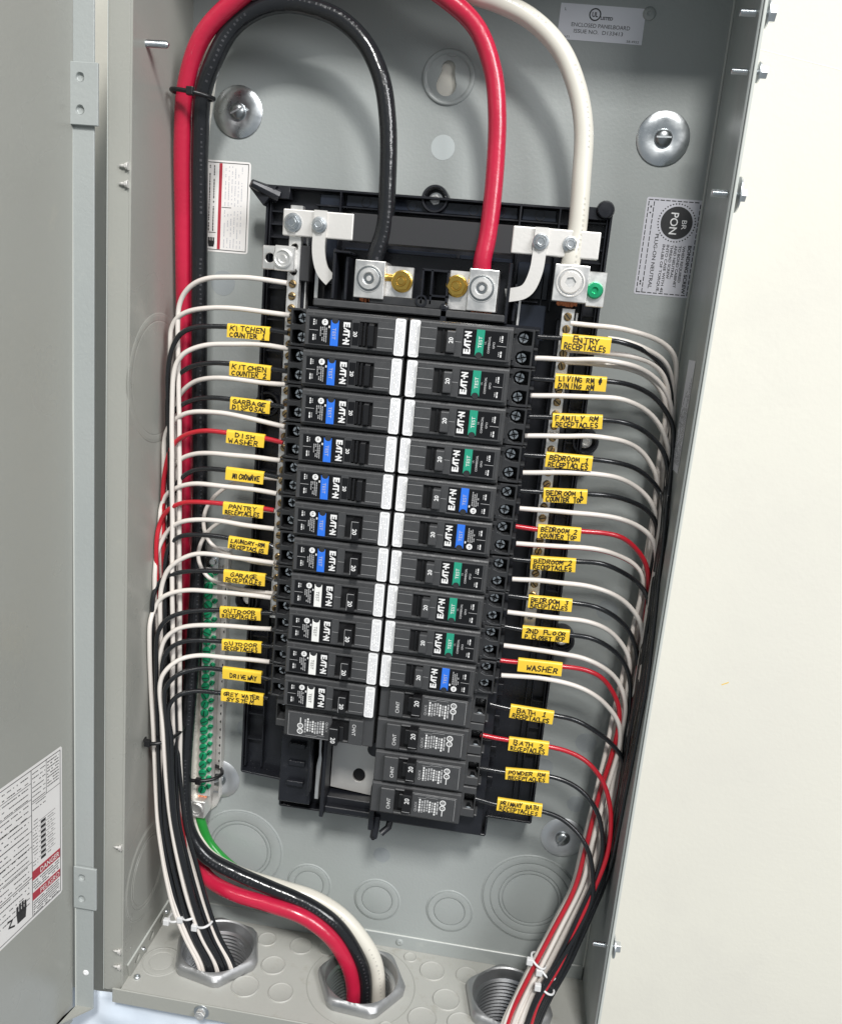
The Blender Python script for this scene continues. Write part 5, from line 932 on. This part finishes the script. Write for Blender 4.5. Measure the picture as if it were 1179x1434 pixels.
 'H13':('black',[(75.6,52.0,-305.1),(96.7,52.0,-305.2),(127.9,52.0,-303.6),(142.1,52.8,-305.4),(154.6,54.9,-311.3),(164.9,57.9,-322.8),(170.5,60.6,-337.6),(172.6,62.0,-357.5),(158.4,69.4,-413.0),(149.2,71.3,-444.2),(138.4,73.1,-476.4),(133.9,74.4,-500.0),(129.9,75.4,-540.0)]),
 'H14':('black',[(76.1,52.0,-330.4),(93.9,52.0,-332.7),(127.5,52.0,-332.9),(141.8,53.0,-335.8),(154.6,56.5,-343.7),(163.0,60.6,-354.3),(167.9,64.9,-370.0),(169.8,67.0,-389.6),(151.7,72.7,-442.5),(140.3,73.8,-475.3),(135.5,74.7,-500.0),(131.5,75.7,-540.0)])}
TAGS = {
 'LH1': ((-126.1,54.0,-1.8), (-96.5,54.0,-1.6), 9.6, ['KITCHEN', 'COUNTER 1']), 'LH2': ((-123.5,54.0,-27.0), (-94.4,54.0,-27.6), 10, ['KITCHEN', 'COUNTER 2']),
 'LH3': ((-122.0,54.0,-51.3), (-93.7,54.0,-51.7), 9, ['GARBAGE', 'DISPOSAL']), 'LH4': ((-123.7,54.0,-74.3), (-96.4,54.0,-75.0), 9.6, ['DISH', 'WASHER']),
 'LH5': ((-123.2,54.0,-100.7), (-95.7,54.0,-101.2), 9.4, ['MICROWAVE']), 'LH6': ((-124.4,54.0,-126.1), (-95.0,54.0,-125.8), 9.4, ['PANTRY', 'RECEPTACLES']),
 'LH7': ((-119.2,54.0,-150.8), (-89.5,54.0,-152.0), 9.2, ['LAUNDRY-RM', 'RECEPTACLES']), 'LH8': ((-122.2,54.0,-176.6), (-91.2,54.0,-176.0), 9.4, ['GARAGE', 'RECEPTACLES']),
 'LH9': ((-124.1,54.0,-205.2), (-93.4,54.0,-203.3), 8.8, ['OUTDOOR', 'RECEPTACLES']), 'LH10': ((-121.6,54.0,-230.5), (-91.7,54.0,-228.6), 8.6, ['OUTDOOR', 'RECEPTACLES']),
 'LH11': ((-120.2,54.0,-252.5), (-90.5,54.0,-252.2), 9.4, ['DRIVEWAY']), 'LH12': ((-120.6,54.0,-270.5), (-88.1,54.0,-269.7), 9.2, ['GREY WATER', 'SYSTEM']),
 'RH1': ((98.3,54.0,11.9), (129.6,54.0,12.0), 10.6, ['ENTRY', 'RECEPTACLES']), 'RH2': ((97.0,54.0,-14.2), (130.1,54.0,-13.3), 9.8, ['LIVING RM @', 'DINING RM  ']),
 'RH3': ((98.3,54.0,-40.0), (130.7,54.0,-37.9), 9.6, ['FAMILY RM', 'RECEPTACLES']), 'RH4': ((97.3,54.0,-66.2), (128.1,54.0,-65.8), 10.2, ['BEDROOM 1', 'RECEPTACLES']),
 'RH5': ((98.5,54.0,-90.8), (127.5,54.0,-88.9), 9.8, ['BEDROOM 1', 'COUNTER TOP']), 'RH6': ((97.9,54.0,-116.2), (126.9,54.0,-115.3), 9.6, ['BEDROOM 2', 'COUNTER TOP']),
 'RH7': ((95.7,54.0,-139.1), (126.2,54.0,-137.4), 9.8, ['BEDROOM 2', 'RECEPTACLES']), 'RH8': ((97.5,54.0,-167.0), (127.5,54.0,-166.3), 9.2, ['BEDROOM 3', 'RECEPTACLES']),
 'RH9': ((95.9,54.0,-190.3), (128.7,54.0,-189.3), 9.4, ['2ND FLOOR', 'P.CLOSET RCP']), 'RH10': ((95.7,54.0,-214.6), (126.7,54.0,-214.0), 9.9, ['WASHER']),
 'RH11': ((94.5,54.0,-250.8), (125.5,54.0,-251.6), 10.2, ['BATH 1', 'RECEPTACLES']), 'RH12': ((96.1,54.0,-276.0), (124.9,54.0,-275.6), 10.2, ['BATH 2', 'RECEPTACLES']),
 'RH13': ((96.3,54.0,-301.0), (127.8,54.0,-299.0), 8.8, ['POWDER RM', 'RECEPTACLES']), 'RH14': ((93.3,54.0,-326.0), (126.2,54.0,-326.0), 9.8, ['PRIMARY BATH', 'RECEPTACLES'])}
def add_tag(par, a, c, h, lines):
    a = Vector((a[0], -a[1], a[2])); c = Vector((c[0], -c[1], c[2])); U = (c-a).normalized(); Wd = (c-a).length
    V = Vector((0, 0, 1)); V = (V-U*V.dot(U)).normalized()
    tilt = random.uniform(-.10, .06); W_ = U.cross(V); V = (V + W_*tilt).normalized()
    b = MB(); b.frame((a.x, -a.y, a.z), U, V)
    r = 1.9
    prof = [(-h, 0), (-h*.6, .15), (-2.6, .1)]+[(-2.1+r*math.sin(R(t_)), -1.9+2.0*math.cos(R(t_))) for t_ in range(0, 181, 22)]+[(-3.4, -3.6), (-5.2, -.9), (-h, -.45)]
    b.sweep(prof, 0, Wd, 0)
    tg = b.build('wire_flag', 'yellow', par, smooth=40)
    b = MB(); b.frame((a.x, -a.y, a.z), U, V); q = .30
    n = len(lines); th = .70
    if n == 1: b.hand(lines[0], Wd*.20, Wd*.92, -h*.80, h*.38, q, 0, .8)
    else:
        hh = h*.33
        for k, s_ in enumerate(lines):
            L = len(s_); ww = min(Wd*.86, L*3.6); u0 = Wd*.07+(Wd*.86-ww)*(.55 if k == 0 else .3)
            b.hand(s_, u0, u0+ww, -h*(.50 if k == 0 else .93), hh, q, 0, th)
    b.build('handwriting', 'marker', tg, fix=False)
# bare thin neutrals share the bundle with the hot wires
TXL = {'H%d' % (i+1): L_TXT[i] for i in range(12)}; TXR = {'H%d' % (i+1): R_TXT[i] for i in range(14)}
def wire(side, key, col, pts):
    m = {'white': 'w_white', 'black': 'w_black', 'red': 'w_red', 'stripe': 'w_white'}[col]
    txt = (TXL if side == 'L' else TXR)
    sd = 'left' if side == 'L' else 'right'
    if key in txt:
        label = '%s wire on the %s with the %s flag' % (col, sd, NUM.get(txt[key], txt[key]))
    elif key == 'N0': label = 'highest white wire on the left, bending down from the neutral bar'
    elif key == 'NB': label = 'highest white wire on the right, leaving the neutral bar'
    elif key == 'ENA': label = 'white wire emerging just behind the black ENTRY RECEPTACLES wire'
    elif key == 'ENB': label = 'white wire emerging from under the ENTRY RECEPTACLES flag'
    elif key == 'NC': label = 'lower white wire of the close pair above the LIVING RM flag'
    else:
        i = int(key[1:])
        nxt = NUM.get(txt['H%d' % i], txt['H%d' % i])
        kind = 'red-striped wire' if col == 'stripe' else 'white wire'
        if side == 'L': label = '%s on the left passing just above the %s flag' % (kind, nxt)
        else: label = '%s on the right passing just below the %s flag' % (kind, nxt)
    t = thing('branch_wire', label, 'wire', pts[0], 'branch circuit wires on the %s' % sd)
    sp = spline(pts, 3.0)
    ph = random.uniform(0, 60); amp = .55
    sp = [p+Vector((mn.noise(Vector((p.z*.03, ph, 0))), mn.noise(Vector((p.z*.03+p.x*.03, ph, 5))), mn.noise(Vector((p.x*.045, ph, 9)))))*amp for p in sp]
    b = MB(); b.tube(sp, 1.72, 0, 10); b.build('insulation', m, t, smooth=70)
    if col == 'stripe':
        b = MB(); sp2 = [p+Vector((0, .7, -.9)) for p in sp]; b.tube(sp2, .72, 0, 6); b.build('stripe', 'w_red', t, smooth=70)
    if side+key in TAGS: add_tag(t, *TAGS[side+key])
for k, (c_, p_) in LEFT.items(): wire('L', k, c_, p_)
for k, (c_, p_) in RIGHT.items(): wire('R', k, c_, p_)
for lab, pts in (('white pigtail loop starting behind the MICROWAVE flag', [(-86.9,44.0,-107.6),(-98.5,44.0,-107.9),(-112.2,42.0,-111.3),(-122.9,40.0,-115.6),(-136.2,38.0,-126.5),(-144.2,36.0,-139.2),(-145.2,36.0,-150.2),(-142.4,36.0,-159.8),(-134.2,38.0,-166.5),(-121.3,40.0,-169.9),(-105.2,44.0,-171.2),(-85.7,48.0,-170.3)]),
                 ('white pigtail loop starting behind the PANTRY RECEPTACLES flag', [(-89.4,42.0,-132.0),(-103.3,42.0,-132.5),(-122.0,40.0,-139.5),(-132.8,38.0,-146.6),(-142.5,36.0,-156.0),(-147.7,36.0,-167.1),(-148.6,36.0,-176.1),(-144.0,37.0,-185.9),(-137.8,38.0,-190.9),(-126.5,40.0,-193.3),(-109.6,44.0,-193.8),(-85.9,49.0,-191.8)])):
    t = thing('pigtail_wire', lab, 'wire', pts[0], 'white pigtail loops at the left'); b = MB(); b.tube(spline(pts, 2.5), 1.5, 0, 10); b.build('insulation', 'w_white', t, smooth=70)

# ------------------------------------------------------------------ cable ties
def tie(label, ring, m, head, wd=3.0, th=.8, name='cable_tie'):
    """ring: closed loop of points, a flat band along it"""
    t = thing(name, label, 'cable tie', ring[0], 'cable ties')
    P = spline(ring+[ring[0]], 2.0); b = MB(); b.tube(P, wd/2, 0, 8, caps=False); o = b.build('band', m, t, smooth=60)
    b = MB(); hx_, hd_, hz_ = head; b.box(hx_-2.4, hx_+2.4, hz_-2.6, hz_+2.6, hd_-1.6, hd_+2.2); b.build('head', m, t, bevel=.6, segs=2)
def loop(c, rx, rd, tz=0, n=14):
    return [(c[0]+rx*math.cos(2*math.pi*i/n), c[1]+rd*math.sin(2*math.pi*i/n), c[2]+tz*math.cos(2*math.pi*i/n)) for i in range(n)]
c = (-159.8,42.0,142.4)
tie('black cable tie around the thick red and black cables near the top', loop(c, 14.5, 8.2, -1.8), 'tie_black', (c[0]+2, c[1]+8.4, c[2]))
c = (-168.6,42.0,-317.5)
tie('black cable tie around the left bundle of branch wires', loop(c, 13.2, 23, 1.4), 'tie_black', (c[0]-4, c[1]+22.5, c[2]))
c = (-147.7,16.0,-366.2)
tie('black cable tie round the thick cables across the ground bar', loop(c, 17, 13, 1.5), 'tie_black', (c[0]+2, c[1]+12.5, c[2]))
for px, rr, rd, lab in (((-147.9,60.0,-468.6), 6, 7, 'white cable tie on the outermost strands above the left conduit'), ((-136.7,60.0,-464.5), 6, 7, 'white cable tie around the middle strands above the left conduit'), ((-124.7,60.0,-469.5), 6, 7, 'white cable tie on the right strands above the left conduit')):
    tie(lab, loop(px, rr, rd, 1.5), 'tie_white', (px[0]-6, px[1]+rd*.8, px[2]-1.5), 2.0, .7)
for px, rr, rd, lab in (((137.8,66.0,-447.9), 6, 7, 'upper white cable tie on the right bundle above its conduit'), ((145.7,66.0,-455.8), 6, 7, 'middle white cable tie on the right bundle above its conduit'), ((146.0,68.0,-467.3), 6, 7, 'lowest white cable tie on the right bundle above its conduit')):
    tie(lab, loop(px, rr, rd, -3.5), 'tie_white', (px[0]-7, px[1]+rd*.8, px[2]+3), 1.7, .7)

for o in scene.objects:
    if o.name.startswith('mould_mark'): pass
scene.render.film_transparent = False
